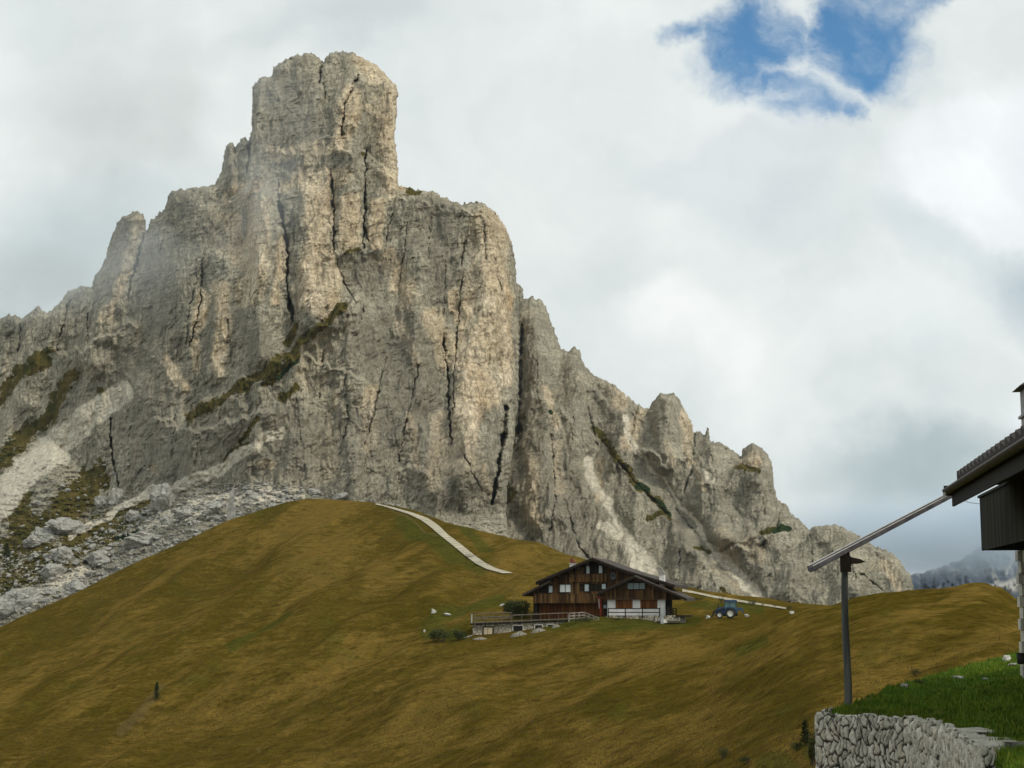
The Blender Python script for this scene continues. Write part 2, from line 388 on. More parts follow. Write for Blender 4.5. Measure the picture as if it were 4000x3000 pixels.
QUOIN = simple('pale_dressed_stone', (.34, .33, .29), (.56, .54, .47), 2.0, bump=.7, bd=.05)
def masonry(name, ca, cb, joint, sc, stretch=(1, 1, 1)):
    m, t = mat(name); g = mapv(t, geo(t), stretch)
    wz = t.n('ShaderNodeVectorMath', {0: g, 1: t.n('ShaderNodeVectorMath', {0: t.noise(g, sc*.7, 3, .5, out=1), 'Scale': .5/sc}, operation='SCALE').outputs[0]}, operation='ADD').outputs[0]
    v1 = t.n('ShaderNodeTexVoronoi', {'Vector': wz, 'Scale': sc}); v2 = t.n('ShaderNodeTexVoronoi', {'Vector': wz, 'Scale': sc}, feature='DISTANCE_TO_EDGE')
    hue = t.n('ShaderNodeSeparateColor', {0: v1.outputs['Color']}).outputs[0]
    c = t.mix(hue, c4(*ca), c4(*cb)); nz = t.rng(t.noise(g, sc*3, 4, .7), .3, .7, .75, 1.2, False)
    c = t.mix(1.0, c, t.n('ShaderNodeCombineColor', {0: nz, 1: nz, 2: nz}).outputs[0], 'MULTIPLY')
    e = t.rng(v2.outputs['Distance'], .02, .09)
    c = t.mix(e, c4(*joint), c); finish(t, c, .9, t.math('ADD', e, t.math('MULTIPLY', nz, .3)), .8, .04, spec=.15); return m
STONE = masonry('rubble_masonry', (.24, .22, .17), (.52, .48, .37), (.08, .075, .06), 2.6)
def glassmat(name, col, rough=.25):
    m, t = mat(name); g = geo(t); n = t.noise(g, .9, 2, .5)
    finish(t, t.mix(t.rng(n, .35, .65), c4(*[k*.8 for k in col]), c4(*col)), rough, None, spec=.6); return m
PANE = glassmat('curtain_sky_glass', (.40, .48, .50)); PANEW = glassmat('white_curtain_sky_glass', (.56, .60, .60)); PANED = glassmat('teal_glass', (.16, .24, .24))  # pale tones hold curtains and a sky reflection painted into the glass
CABGL = glassmat('cab_glass', (.10, .20, .18), .15)
def leafmat(name, a, b):
    m, t = mat(name); g = geo(t); n = t.noise(g, 3.0, 4, .7)
    finish(t, t.mix(t.rng(n, .3, .7), c4(*a), c4(*b)), .8, None, spec=.2); return m
PINE = leafmat('pine_needles', (.012, .024, .006), (.036, .054, .014))
LEAF = leafmat('shrub_leaves', (.022, .034, .007), (.062, .074, .018))
BARK = simple('bark', (.05, .035, .022), (.10, .075, .05), 8)
GRASSB = leafmat('grass_blades', (.038, .095, .004), (.115, .175, .010))
GRASSY = leafmat('yellow_green_blades', (.10, .12, .012), (.22, .22, .03))
DRYB = leafmat('dry_grass_blades', (.085, .058, .014), (.20, .145, .048))
DRYH = leafmat('hill_grass_blades', (.050, .033, .007), (.120, .078, .022))
FLOWER = simple('pale_petals', (.55, .58, .45), (.7, .72, .6), 5)

# ------------------------------------------------------------------ rock masses (closed shells, each at its own distance)
def rock_shell(name, poly, box, step, depth, masks, thick, warp=2.6, m=ROCK, edge=14, sil=1.0):
    u0, u1, v0, v1 = box
    nu = int((u1-u0)/step)+1; nv = int((v1-v0)/step)+1
    U, V = np.meshgrid(np.linspace(u0, u1, nu), np.linspace(v0, v1, nv))
    SU = U + sil*(2.0*fbm(U/11, V/11, 0.0, 4, 91, .6)) ; SV = V + sil*(3.6*fbm(U/9, V/14, 0.0, 4, 97, .6))
    f = sdf(SU, SV, poly)
    gy, gx = np.gradient(f, step)
    inside = f > 0
    cell = inside[:-1, :-1] | inside[1:, :-1] | inside[:-1, 1:] | inside[1:, 1:]
    gm = np.hypot(gx, gy); gm = np.maximum(gm, .6)
    mv = np.where(~inside, np.clip(f, -1.5*step, 0), 0)
    U2 = U - mv*gx/gm**2; V2 = V - mv*gy/gm**2
    fi = np.maximum(f, 0)
    WU = U2 + warp*fbm(U/45, V/70, 0.0, 3, 11)*3.2; WV = V2 + warp*fbm(U/50, V/50, 0.0, 3, 21)*3.2
    Y = depth(U2, V2, WU, WV)
    e = np.clip(1 - fi/edge, 0, 1); Y = Y + edge*.9*(1 - np.sqrt(np.maximum(0, 1 - e*e)))
    at = {k: g(WU, WV).ravel() for k, g in masks.items()}
    Vf = world(U2, V2, Y).reshape(-1, 3)
    Yb = Y + thick*smooth01(fi/60) + 1.5
    Vb = world(U2, V2, Yb).reshape(-1, 3)
    idx = np.arange(nu*nv).reshape(nv, nu)
    a, b, c, d = idx[:-1, :-1][cell], idx[:-1, 1:][cell], idx[1:, 1:][cell], idx[1:, :-1][cell]
    Ff = np.stack([a, d, c, b], 1); N = nu*nv
    # back shell, coarser: every 4th row/column would not share the rim, so keep it matched
    Fb = np.stack([a, b, c, d], 1) + N
    # rim faces between the shells
    pad = np.pad(cell, 1); rim = []
    inner = pad[1:-1, 1:-1]
    for sl, (p, q) in (((slice(0, -2), slice(1, -1)), ('a', 'b')), ((slice(2, None), slice(1, -1)), ('c', 'd')), ((slice(1, -1), slice(0, -2)), ('d', 'a')), ((slice(1, -1), slice(2, None)), ('b', 'c'))):
        mm = inner & ~pad[sl]
        corner = {'a': idx[:-1, :-1], 'b': idx[:-1, 1:], 'c': idx[1:, 1:], 'd': idx[1:, :-1]}
        p_, q_ = corner[p][mm], corner[q][mm]; rim.append(np.stack([p_, q_, q_+N, p_+N], 1))
    F = np.concatenate([Ff, Fb] + rim); VV = np.concatenate([Vf, Vb])
    used = np.zeros(2*N, bool); used[F.ravel()] = True; re = np.cumsum(used)-1
    ats = {k: np.concatenate([x, x])[used] for k, x in at.items()}
    return np_mesh(name, VV[used], re[F], m, attrs=ats)

def masker(lst, wob=1.0):
    def g(U, V):
        r = np.zeros(U.shape)
        for pts, wd in lst: r = np.maximum(r, np.clip(1.3 - dline(U, V, pts)/wd*.8, 0, 1))
        return r
    return g
def bulges(U, V, lst):
    r = 0
    for pts, wd, am in lst: r = r - am*np.exp(-(dline(U, V, pts)/wd)**2)
    return r
def cracks(U, V, lst):
    r = 0
    for pts, wd, am in lst:
        if am < 12: wd, am = wd*.72, am*.6
        wv_ = wd*.8*(.35 + 1.0*np.clip(.55 + 1.3*pn(U/30 + am, V/38, 0.0, 19), 0, 1.3))
        d = dline(U, V, pts); r = r + am*np.clip(1 - d/wv_, 0, 1)**1.1 + am*.09*np.exp(-(d/(wd*2.6))**2)
    return r
def steps(U, V, lst):
    r = 0
    for pts, am, wd, fade in lst:
        xs = [p[0] for p in pts]; ys = [p[1] for p in pts]
        vl = np.interp(U, xs, ys); dv = V - vl
        en = smooth01((U-xs[0])/40+.5)*smooth01((xs[-1]-U)/40+.5)
        r = r - am*en*smooth01(dv/wd+.5)*np.exp(-np.clip(dv, 0, None)/fade)
    return r

MAIN = [(-90,1500),(-90,715),(-40,700),(0,690),(20,680),(32,680),(45,688),(60,680),(85,660),(92,672),(102,675),(118,665),(135,645),(150,625),(180,618),(200,618),(205,595),(222,575),(232,540),(240,515),(248,490),(262,470),(285,460),(297,455),(308,462),(314,480),(316,500),(327,475),(345,460),(356,450),(362,425),(372,412),(400,408),(440,402),(464,400),(470,385),(481,360),(484,335),(487,318),(495,308),(504,309),(509,322),(520,301),(530,296),(537,302),(543,285),(545,240),(545,190),(552,178),(568,165),(586,165),(591,145),(610,132),(640,120),(660,115),(682,117),(693,130),(700,133),(710,115),(735,111),(762,113),(790,128),(815,140),(826,152),(836,165),(842,171),(856,181),(861,205),(856,216),(858,240),(854,270),(853,300),(857,330),(860,370),(861,402),(880,405),(910,412),(935,412),(950,422),(975,435),(1000,440),(1020,435),(1040,436),(1060,450),(1078,470),(1095,495),(1105,525),(1113,560),(1116,600),(1120,640),(1122,720),(1120,800),(1117,880),(1110,960),(1098,1040),(1092,1110),(1150,1500)]
M_BULGE = [([(760,230),(720,420),(690,640)],70,14),([(570,440),(560,760)],34,11),([(660,430),(665,690)],28,9),([(755,340),(755,540)],26,8),([(822,380),(812,540)],20,6),
  ([(1062,470),(1070,700),(1030,1010)],60,24),([(905,560),(900,900),(930,1060)],42,12),([(770,700),(800,900),(760,1060)],70,16),([(400,440),(385,700),(330,860)],50,16),
  ([(485,560),(465,800)],26,9),([(292,480),(235,650),(195,780)],30,16),([(640,900),(640,1040)],50,8),([(330,930),(330,1040)],60,8),([(840,190),(835,380)],24,8),([(640,160),(630,300)],60,8),
  ([(120,690),(60,860)],30,10),([(980,460),(960,640)],26,7),([(500,320),(495,400)],14,6),([(1000,900),(990,1080)],25,8)]
M_CRACK = [([(601,435),(616,500),(622,560),(620,620),(634,695)],5.5,30),([(600,395),(606,470),(618,508)],2.6,9),([(636,470),(634,530)],2.6,9),([(437,560),(434,650),(411,745)],3.4,16),([(421,560),(424,600),(405,690),(404,745)],2.6,7),
  ([(714,370),(722,450),(720,545)],3.2,14),([(790,325),(790,420),(784,540)],3.0,13),([(785,470),(797,540)],2.6,8),([(697,122),(690,178)],3.2,12),([(775,162),(760,195),(744,225),(738,295)],3.6,12),([(700,180),(702,215)],2.4,5),
  ([(848,458),(838,500),(830,545)],3,9),([(1003,520),(995,640),(984,760),(978,900)],3.2,10),([(963,560),(958,680)],2.6,5),([(1094,880),(1082,980),(1062,1090)],6,22),([(311,505),(300,545),(276,640)],3.6,16),([(238,905),(240,960),(256,1050)],3.8,14),
  ([(190,676),(188,742)],2.6,9),([(958,730),(968,820),(975,960)],3.6,12),([(727,560),(742,610),(772,660)],2.8,8),([(835,770),(812,870),(790,960)],3.4,8),([(540,302),(534,372)],4.5,12),([(508,322),(506,372)],3.2,8),([(492,690),(492,740)],2.4,6),
  ([(787,660),(778,700)],2.4,6),([(1046,470),(1050,560)],2.4,5),([(905,790),(880,900),(860,1000)],3.0,7),([(560,870),(520,960)],3.0,7),([(700,740),(690,860)],2.6,6),([(45,700),(40,760)],3.2,9),([(150,650),(120,760)],3.4,8),
  ([(380,880),(372,960)],2.6,6),([(640,860),(650,950)],2.6,5),([(880,480),(870,560),(860,640)],2.6,6),([(1070,560),(1085,640)],2.6,5),([(930,470),(925,560)],2.4,5),([(1000,980),(1040,1060)],3,7),([(745,800),(752,900),(736,980)],2.6,6),([(350,520),(345,600)],2.4,5),([(500,450),(498,560)],2.4,5)]
M_STEP = [([(400,915),(440,880),(470,862),(560,812),(640,745),(700,692),(770,645)],20,16,150),([(700,548),(760,540),(850,530)],7,6,60),([(530,395),(600,340),(660,312),(720,285),(780,255)],7,10,90),([(540,380),(560,370),(640,372)],4,8,60),
  ([(860,425),(950,440),(1060,470)],4,8,60),([(120,760),(200,740),(300,690)],10,14,90),([(600,760),(700,780),(800,830),(860,800)],6,10,120),([(840,1020),(900,1005),(960,1030)],6,10,80),([(735,320),(800,326),(850,380)],3,5,60),([(330,900),(420,930),(520,900),(600,880)],7,14,120)]
CONTACT = ([-90,0,110,172,190,255,330,420,470,560,650,760,900], [955,935,945,1010,1045,1060,1062,1022,1030,1035,1050,1080,1110])
def main_base(U, V):
    vc = np.interp(U, *CONTACT)
    Vw = np.minimum(V, vc)
    Y = 655 + (1080 - Vw)*.10 + np.clip(560-U, 0, None)*.22 + np.clip(U-1000, 0, None)*.15
    return Y - .33*np.clip(V-vc, 0, None), np.clip((V-vc)/30, 0, 1)
SCR = masker([([(-30,1090),(60,1010),(120,965),(200,890),(262,852)],30)])
def main_depth(U, V, WU, WV):
    Y, tal = main_base(U, V); wall = 1 - .85*tal
    D = .7*bulges(WU, WV, M_BULGE) + steps(WU, WV + 13*fbm(U/26, V/60, 0.0, 4, 25) , M_STEP)
    D = D + 2.6*fbm(WU/80, WV/170, 0.0, 2, 31) + 2.2*fac(WU/46, WV/130, 33) + 1.7*fac(WU/21+.3, WV/60, 34) + 1.05*fac(WU/9, WV/22, 35) + .62*fac(WU/4.1, WV/8, 36)
    D = D - .6*ridge(WU/26, WV/100, 1, 41) - .2*ridge(WU/8, WV/50, 1, 51) + .42*fac(WU/2.6, WV/3.6, 37) + .28*fbm(U/2.4, V/3.2, 0.0, 1, 71)
    D = D + .22*ridge(WU/90, (V+.12*U)/5.0, 2, 81)*smooth01((900-V)/500)
    ck = cracks(U + 3.5*fbm(U/16, V/16, 0.0, 3, 5), V + 2*fbm(U/9, V/9, 0.0, 2, 7), M_CRACK)
    D = D + ck*np.clip(.75 + 1.1*fbm(U/40, V/26, 0.0, 2, 9), .32, 1.15)
    return Y + D*wall + tal*(1.0 - .8*SCR(U, V))*(2.2*fbm(U/24, V/10, 0.0, 4, 15) + 1.0*fbm(U/6, V/3.5, 0.0, 3, 16))
M_MASK = {
 'ochre': masker([([(800,135),(834,190),(838,280),(852,385)],40),([(760,210),(742,300)],24),([(600,340),(700,310)],14),([(680,330),(660,380)],20),([(500,420),(560,400)],12),([(655,385),(690,440),(680,540),(660,640)],34),([(565,455),(560,560),(535,640)],26),([(757,440),(752,525)],22),([(815,440),(812,525)],15),([(583,322)],12),  # ochre rock, widened on the tower's right to paint in its sunlit look
   ([(725,600),(690,660)],24),([(478,620),(482,700),(470,800)],15),([(840,560),(880,640)],26),([(1062,500),(1050,700),(1010,880),(995,1010)],34),([(930,680),(965,770)],22),([(800,850),(795,960)],14),([(275,590),(225,690)],9),([(420,740),(420,800)],10),
   ([(950,900),(940,1050)],16),([(690,330),(740,320)],14),([(610,400),(700,370)],14),([(880,900),(900,1000)],12),([(360,780),(400,840)],12),([(1040,1010),(1060,1060)],12),([(580,1000)],14),([(820,250),(800,230)],14),([(610,520),(600,650)],14),([(700,540),(720,640)],22),([(650,400),(740,380)],18),([(1000,760),(1060,860)],26),([(980,640),(1010,720)],14),([(440,640),(430,700)],12),([(860,700),(900,780)],12),([(500,480),(515,560)],12),([(1085,600),(1090,820)],16),([(330,1010)],10)]),
 'grass': masker([([(410,905),(470,866),(560,815),(640,750),(700,700),(745,662)],11),([(570,835),(640,765)],9),([(0,1000),(50,950),(110,900),(150,810)],17),([(30,1060),(60,1170),(130,1120),(200,1040)],40),([(0,1190),(90,1150)],30),([(20,1240),(140,1190),(240,1160)],20),([(140,1160),(250,1140),(310,1110)],14),([(60,1260),(200,1215)],14),([(60,800),(100,780)],16),([(0,870),(40,800),(110,760)],14),
   ([(880,410),(905,414)],8),([(745,545),(770,540)],5),([(600,860),(640,840)],10),([(480,990),(530,960)],7),([(320,1080),(260,1110)],10),([(650,1070)],8),([(215,840),(235,850)],8),([(790,330)],5),([(640,700),(620,740)],8),([(160,1170),(240,1120)],20),([(0,1270),(120,1230)],24),([(740,288)],7),([(560,905),(520,950)],7)]),
 'scree': masker([([(-30,1090),(60,1010),(120,965),(200,890),(262,852)],26),([(-20,1120),(60,1030),(130,990)],20),([(350,1062),(440,1030),(520,980),(605,935)],12),([(150,1160),(220,1120),(330,1060)],8),([(330,1130),(480,1080),(640,1068)],16),([(180,1230),(60,1290)],14),
   ([(500,430),(540,400)],5)]),
 'slate_shade': masker([([(500,960),(900,940),(1000,1040)],70),([(860,720),(900,900)],60),([(300,800),(360,1000)],60),([(560,760),(520,700)],24),([(0,1330),(200,1230),(400,1130),(560,1085),(680,1070)],30),([(1000,1000),(900,1060)],20),([(420,940),(560,900)],24),([(770,720),(850,780),(870,860)],42),([(960,460),(950,600)],24),([(700,900),(640,920)],30),([(820,600),(900,520)],16),([(300,700),(330,560)],30),([(940,1060),(980,1090)],20),([(600,200),(640,300)],60)]),  # darker grey rock, plus cloud shade painted onto the lower walls
 'pine': masker([([(300,1150),(250,1165)],6),([(600,815),(640,775)],4)])}
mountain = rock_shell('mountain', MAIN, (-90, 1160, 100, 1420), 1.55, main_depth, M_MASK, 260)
tag(mountain, 'huge grey and ochre limestone tower and its buttresses', None, None, 'structure')

RIDGE = [(1080,560),(1110,600),(1120,614),(1129,624),(1132,646),(1150,642),(1172,650),(1183,670),(1192,700),(1205,730),(1212,752),(1228,760),(1240,749),(1252,757),(1261,788),(1285,812),(1320,828),(1345,846),(1375,872),(1395,882),(1403,880),(1412,862),(1429,848),(1442,852),(1455,848),(1467,860),(1476,880),(1493,908),(1499,934),(1513,931),(1521,942),(1525,926),(1531,924),(1533,948),(1539,954),(1561,958),(1581,972),(1601,986),(1605,970),(1625,958),(1643,966),(1659,980),(1669,1012),(1671,1044),(1679,1080),(1697,1088),(1709,1108),(1737,1132),(1749,1144),(1761,1138),(1801,1132),(1833,1144),(1881,1174),(1921,1192),(1945,1212),(1969,1248),(1975,1275),(1990,1420),(1060,1420)]
R_BULGE = [([(1150,700),(1180,900),(1190,1100)],34,14),([(1240,790),(1230,980)],26,10),([(1440,870),(1430,980)],30,16),([(1540,980),(1560,1180)],30,10),([(1640,1000),(1640,1140),(1560,1170)],38,16),([(1500,1100),(1480,1240)],34,12),([(1800,1160),(1830,1260)],50,12),([(1690,1160),(1720,1260)],34,9),([(1330,1090),(1400,1240)],22,5),([(1140,960),(1150,1130)],28,12),([(1330,900),(1340,1000)],22,7)]
R_CRACK = [([(1300,950),(1370,1040),(1440,1110)],6,10),([(1128,700),(1124,860),(1118,980)],6,14),([(1190,940),(1200,1080),(1180,1180)],4,10),([(1270,880),(1290,960)],4,8),([(1500,940),(1497,1010),(1470,1080)],3.5,9),([(1605,985),(1606,1010)],3.5,9),([(1690,1090),(1676,1150),(1640,1180)],4.5,8),([(1380,870),(1360,960),(1330,1010)],4,6),
  ([(1530,950),(1540,1010)],3,6),([(1860,1240),(1890,1262),(1905,1275)],3.5,8),([(1470,1190),(1465,1260)],3.5,8),([(1545,1180),(1500,1150),(1460,1100)],5,9),([(1220,1080),(1250,1180),(1290,1230)],4.5,8),([(1650,1110),(1655,1060)],3,5),([(1750,1150),(1760,1240)],3,6),([(1835,1210),(1850,1250)],3,6),([(1240,900),(1235,960)],3,6),([(1160,780),(1160,860)],3.5,7)]
R_STEP = [([(1500,1050),(1560,1020),(1660,1010)],12,12,80),([(1480,1180),(1560,1200),(1680,1150)],10,14,80),([(1120,850),(1200,870),(1280,930)],8,14,80),([(1380,960),(1450,1000),(1520,990)],8,10,70),([(1250,830),(1330,870),(1390,900)],5,10,60)]
def ridge_depth(U, V, WU, WV):
    gully = np.exp(-(dline(WU, WV, [(1275,1000),(1340,1130),(1430,1270)])/26)**2) + np.exp(-(dline(WU, WV, [(1400,1010),(1500,1140),(1560,1210),(1660,1300)])/24)**2)
    gully = np.clip(gully, 0, 1)
    Y = 760 - .16*(U-1100)*.6 + (1300 - V)*.30 + 5*gully
    D = bulges(WU, WV, R_BULGE) + steps(WU, WV + 13*fbm(U/26, V/60, 0.0, 4, 26), R_STEP)
    D = D + 3.4*fbm(WU/70, WV/100, 0.0, 2, 231) + 2.8*fac(WU/38, WV/80, 233) + 1.8*fac(WU/17, WV/36, 234) + 1.0*fac(WU/8, WV/16, 235) + .65*fac(WU/4, WV/7, 236)
    D = D - .8*ridge(WU/24, WV/70, 1, 241) - .5*ridge(WU/8, WV/36, 1, 251) + .5*fac(WU/2.6, WV/3.6, 237) + .35*fbm(U/2.4, V/3.2, 0.0, 1, 271)
    ck = cracks(U + 3.5*fbm(U/16, V/16, 0.0, 3, 6), V + 2*fbm(U/9, V/9, 0.0, 2, 8), R_CRACK)
    D = D + ck*np.clip(.75 + 1.1*fbm(U/40, V/26, 0.0, 2, 10), .32, 1.15)
    return Y + D*(1-.5*gully)
R_MASK = {
 'ochre': masker([([(1385,890),(1350,960)],12),([(1480,900),(1490,1000)],12),([(1560,1150),(1580,1220)],12),([(1150,1000),(1150,1120)],16),([(1200,960),(1210,1060)],10),([(1630,990),(1600,1000)],14),([(1340,870)],16),([(1500,1000),(1520,1060)],10),([(1300,1000),(1290,1080)],8),([(1180,840),(1200,920)],8),([(1920,1220),(1940,1270)],18),([(1610,1170),(1640,1200)],12),([(1450,1000),(1445,960)],12)]),
 'grass': masker([([(1285,930),(1330,985),(1380,1050),(1450,1120)],8),([(1590,1010),(1640,1015)],7),([(1095,950),(1120,930)],12),([(1110,1060),(1090,1080)],12),([(1500,1180),(1540,1190)],5),([(1690,1140),(1650,1150)],9),([(1560,1270),(1590,1300)],7),([(1660,1300),(1760,1320)],10),([(1400,1120),(1440,1105)],6),([(1130,900)],9),([(1560,1300),(1480,1270)],7)]),
 'scree': lambda U, V: .62*_rs(U, V)}
_rs = (masker([([(1268,1000),(1290,1060),(1330,1120),(1360,1170),(1440,1250)],13),([(1545,1195),(1590,1240),(1650,1290)],15),([(1350,930),(1375,975),(1430,1030),(1480,1100),(1545,1190)],6),([(1500,1010),(1540,1030)],14),([(1300,1130),(1360,1180),(1370,1220)],12),([(1390,1220),(1440,1260)],14),([(1350,900),(1370,960)],7)]))
R_MASK.update({
 'slate_shade': masker([([(1200,1000),(1260,1200)],60),([(1500,1150),(1640,1200)],60),([(1430,900),(1440,980)],18),([(1500,1110)],26),([(1240,1080),(1260,1180)],30),([(1180,1150)],30),([(1400,1150)],24),([(1720,1230)],30)]),
 
 'pine': masker([([(1378,1045),(1398,1062)],9),([(1415,1085),(1450,1112)],5),([(1690,1140),(1680,1150)],8),([(1680,1150),(1700,1140)],6),([(1185,890)],7)])})
_sl = R_MASK['slate_shade']; R_MASK['slate_shade'] = lambda U, V: np.maximum(_sl(U, V), .42)  # whole ridge darkened in colour as if under cloud shade
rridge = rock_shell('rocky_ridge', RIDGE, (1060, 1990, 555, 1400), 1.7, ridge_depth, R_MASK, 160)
tag(rridge, 'jagged limestone ridge descending to the right', None, None, 'structure')

FARP = [(1900,1400),(1930,1262),(1975,1240),(2030,1226),(2080,1206),(2110,1186),(2150,1160),(2200,1130),(2260,1100),(2400,1150),(2560,1220),(2700,1400)]
def far_depth(U, V, WU, WV): return 2300 + (1300-V)*2.2 - 30*ridge(WU/40, WV/60, 3, 411) - 12*ridge(WU/12, WV/16, 2, 421)
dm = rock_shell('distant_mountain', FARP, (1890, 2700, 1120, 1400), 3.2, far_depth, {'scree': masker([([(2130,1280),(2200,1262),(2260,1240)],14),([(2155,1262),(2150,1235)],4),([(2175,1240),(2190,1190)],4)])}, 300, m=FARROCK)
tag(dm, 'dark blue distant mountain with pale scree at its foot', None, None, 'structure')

# ------------------------------------------------------------------ terrain sheets
US = np.concatenate([np.linspace(-1400, -30, 70)[:-1], np.arange(-30, 2240, 3.0), np.linspace(2240, 3600, 70)])
def gd(pts): 
    xs = [p[0] for p in pts]; r = np.interp(US, xs, [p[1] for p in pts])
    k = np.ones(15)/15
    return np.convolve(np.pad(r, 7, mode='edge'), k, 'valid') if len(pts) > 2 else r
def guide(vp, yp): return world(US, gd(vp), gd(yp))
U0 = [(-1400,0)]
G = []
flat = lambda y, z: np.stack([(US-CX)/FD*np.maximum(y, 25)*1.6, np.full(US.shape, y), np.full(US.shape, z)], -1)
G.append((flat(-30.0, -1.9), 3)); G.append((flat(6.0, -2.2), 3))
G.append((guide([(-1400,1900),(3600,1900)], [(-1400,70),(0,70),(1100,50),(1700,30),(2212,26),(3600,26)]), 12))
G.append((guide([(-1400,1740),(3600,1740)], [(-1400,150),(0,140),(700,110),(1100,85),(1500,60),(1760,44),(2212,38),(3600,36)]), 30))
G.append((guide([(-1400,1600),(0,1570),(1100,1560),(1760,1520),(2212,1500),(3600,1500)], [(-1400,210),(0,195),(400,180),(800,150),(1100,120),(1400,95),(1600,80),(1760,68),(2212,58),(3600,58)]), 60))
C1v = [(-1400,1700),(-300,1560),(0,1480),(400,1430),(800,1445),(1100,1470),(1250,1468),(1400,1442),(1500,1412),(1600,1374),(1680,1342),(1740,1324),(1800,1307),(1860,1292),(1950,1276),(2030,1266),(2100,1261),(2150,1265),(2185,1278),(2212,1292),(2400,1340),(3600,1500)]
C1y = [(-1400,300),(0,240),(400,215),(800,180),(1100,160),(1400,138),(1600,124),(2212,112),(3600,112)]
G.append((guide(C1v, C1y), 70))
dip = lambda d: [(u, v + d*float(smooth01(np.array((u-1380)/260.)))) for u, v in [(x, float(np.interp(x, [p[0] for p in C1v], [p[1] for p in C1v]))) for x in range(-1400, 3601, 20)]]
G.append((guide([(u, v+0) for u, v in dip(9)], [(-1400,310),(0,250),(400,222),(800,186),(1100,165),(1400,145),(1600,146),(2212,136),(3600,136)]), 8))
G.append((guide([(-1400,1640),(-300,1500),(0,1420),(400,1350),(800,1340),(930,1362),(1000,1392),(1021,1385),(1100,1378),(1180,1361),(1215,1350),(1245,1336),(1300,1332),(1400,1333),(1433,1345),(1480,1341),(1540,1336),(1600,1335),(1700,1326),(1760,1324),(1900,1316),(2300,1312),(3600,1330)], [(-1400,330),(0,285),(400,262),(800,228),(930,203),(1021,197),(1100,196.5),(1200,196),(1300,200),(1480,203),(1700,218),(2212,235),(3600,260)]), 50))
G.append((guide([(-1400,1620),(-300,1480),(0,1392),(400,1296),(700,1250),(850,1262),(930,1312),(960,1322),(1010,1344),(1060,1342),(1158,1336),(1300,1328),(1480,1326),(1600,1328),(1720,1322),(1900,1315),(2300,1310),(3600,1330)], [(-1400,340),(0,300),(400,300),(700,300),(850,270),(930,224),(1010,209),(1158,212),(1300,212),(1480,216),(1600,226),(1720,236),(2212,250),(3600,280)]), 30))
G.append((guide([(-1400,1600),(-300,1462),(0,1372),(400,1225),(600,1160),(800,1175),(940,1205),(1000,1232),(1105,1244),(1180,1262),(1250,1278),(1400,1285),(1480,1290),(1600,1310),(1720,1316),(1900,1314),(2300,1308),(3600,1330)], [(-1400,350),(0,320),(400,350),(600,375),(800,345),(940,300),(1105,275),(1250,262),(1480,255),(1720,262),(2212,275),(3600,300)]), 40))
CR = [(-1400,1600),(-300,1445),(0,1352),(100,1309),(200,1262),(300,1214),(400,1168),(450,1143),(500,1120),(560,1101),(600,1089),(640,1081),(680,1078),(740,1079),(790,1084),(850,1092),(900,1104),(940,1118),(1000,1137),(1050,1149),(1100,1160),(1150,1172),(1200,1186),(1240,1199),(1300,1220),(1380,1245),(1440,1258),(1480,1265),(1600,1286),(1725,1306),(1850,1314),(2300,1306),(3600,1330)]
G.append((guide(CR, [(-1400,360),(0,345),(400,400),(600,425),(700,430),(850,410),(940,385),(1050,360),(1240,330),(1480,292),(1725,292),(2212,300),(3600,320)]), 50))
last = G[-1][0]
G.append((last + np.stack([(US-CX)/FD*18, np.full(US.shape, 18.0), np.full(US.shape, -2.5)], -1), 6))
G.append((last + np.stack([(US-CX)/FD*90, np.full(US.shape, 90.0), np.full(US.shape, -40.0)], -1), 10))
rows = [G[0][0]]
rowparam = []
for i in range(1, len(G)):
    n = G[i][1]
    for k in range(1, n+1):
        t = k/n; rows.append(G[i-1][0]*(1-t) + G[i][0]*t)
T = np.stack(rows)                         # rows x cols x 3
ks = np.array([1,4,8,11,12,11,8,4,1.]); ks /= ks.sum()
Tp = np.pad(T, ((4, 4), (0, 0), (0, 0)), mode='edge')
Ts = sum(Tp[i:i+T.shape[0]]*ks[i] for i in range(9))
# keep the far crest where it is
cidx = sum(g[1] for g in G[1:-2]); wgt = np.exp(-((np.arange(T.shape[0])-cidx)/3.0)**2)[:, None, None]
c1idx = sum(g[1] for g in G[1:6]); wgt2 = np.exp(-((np.arange(T.shape[0])-c1idx)/2.0)**2)[:, None, None]*smooth01((US-1450)/150)[None, :, None]
wgt = np.maximum(wgt, wgt2)
T = Ts*(1-wgt) + T*wgt
X_, Y_, Z_ = T[..., 0], T[..., 1], T[..., 2]
# picture-independent mesh parameters of the sheet
zz = np.maximum(Y_, 8.0); cpn, spn = math.cos(PITCH), math.sin(PITCH)
UU = CX + FD*X_/(Y_*cpn + Z_*spn + 1e-6); VVp = CY - FD*(Z_*cpn - Y_*spn)/(Y_*cpn + Z_*spn + 1e-6)
UU = np.where(Y_ < 20, np.broadcast_to(US, UU.shape), UU); VVp = np.where(Y_ < 20, 1900, VVp)
xs = np.arange(-2000, 4200, 10.); gsl = np.interp(xs, [-2000, 700, 1000, 1400, 1700, 4200], [.62, .60, .42, .36, .30, .15]); gI = np.concatenate([[0], np.cumsum(gsl[:-1]*10)])
Q = VVp + np.interp(UU, xs, gI); Q = Q + 14*fbm(UU/160, VVp/120, 0.0, 2, 501)
fold = 1.7*pn(Q/85, UU/420, 0.0, 511) + .50*pn(Q/34, UU/200, 0.0, 512) + .12*pn(Q/13, UU/90, 0.0, 513)
sc = np.clip(Y_/200, .05, 1.6)
flatten = 1 - smooth01((UU-985)/60)*smooth01((1540-UU)/60)*smooth01((Y_-176)/12)*smooth01((250-Y_)/25)   # yard round the house
fold = fold*(1 - .75*np.exp(-((UU-815)/70)**2 - ((VVp-1110)/40)**2))
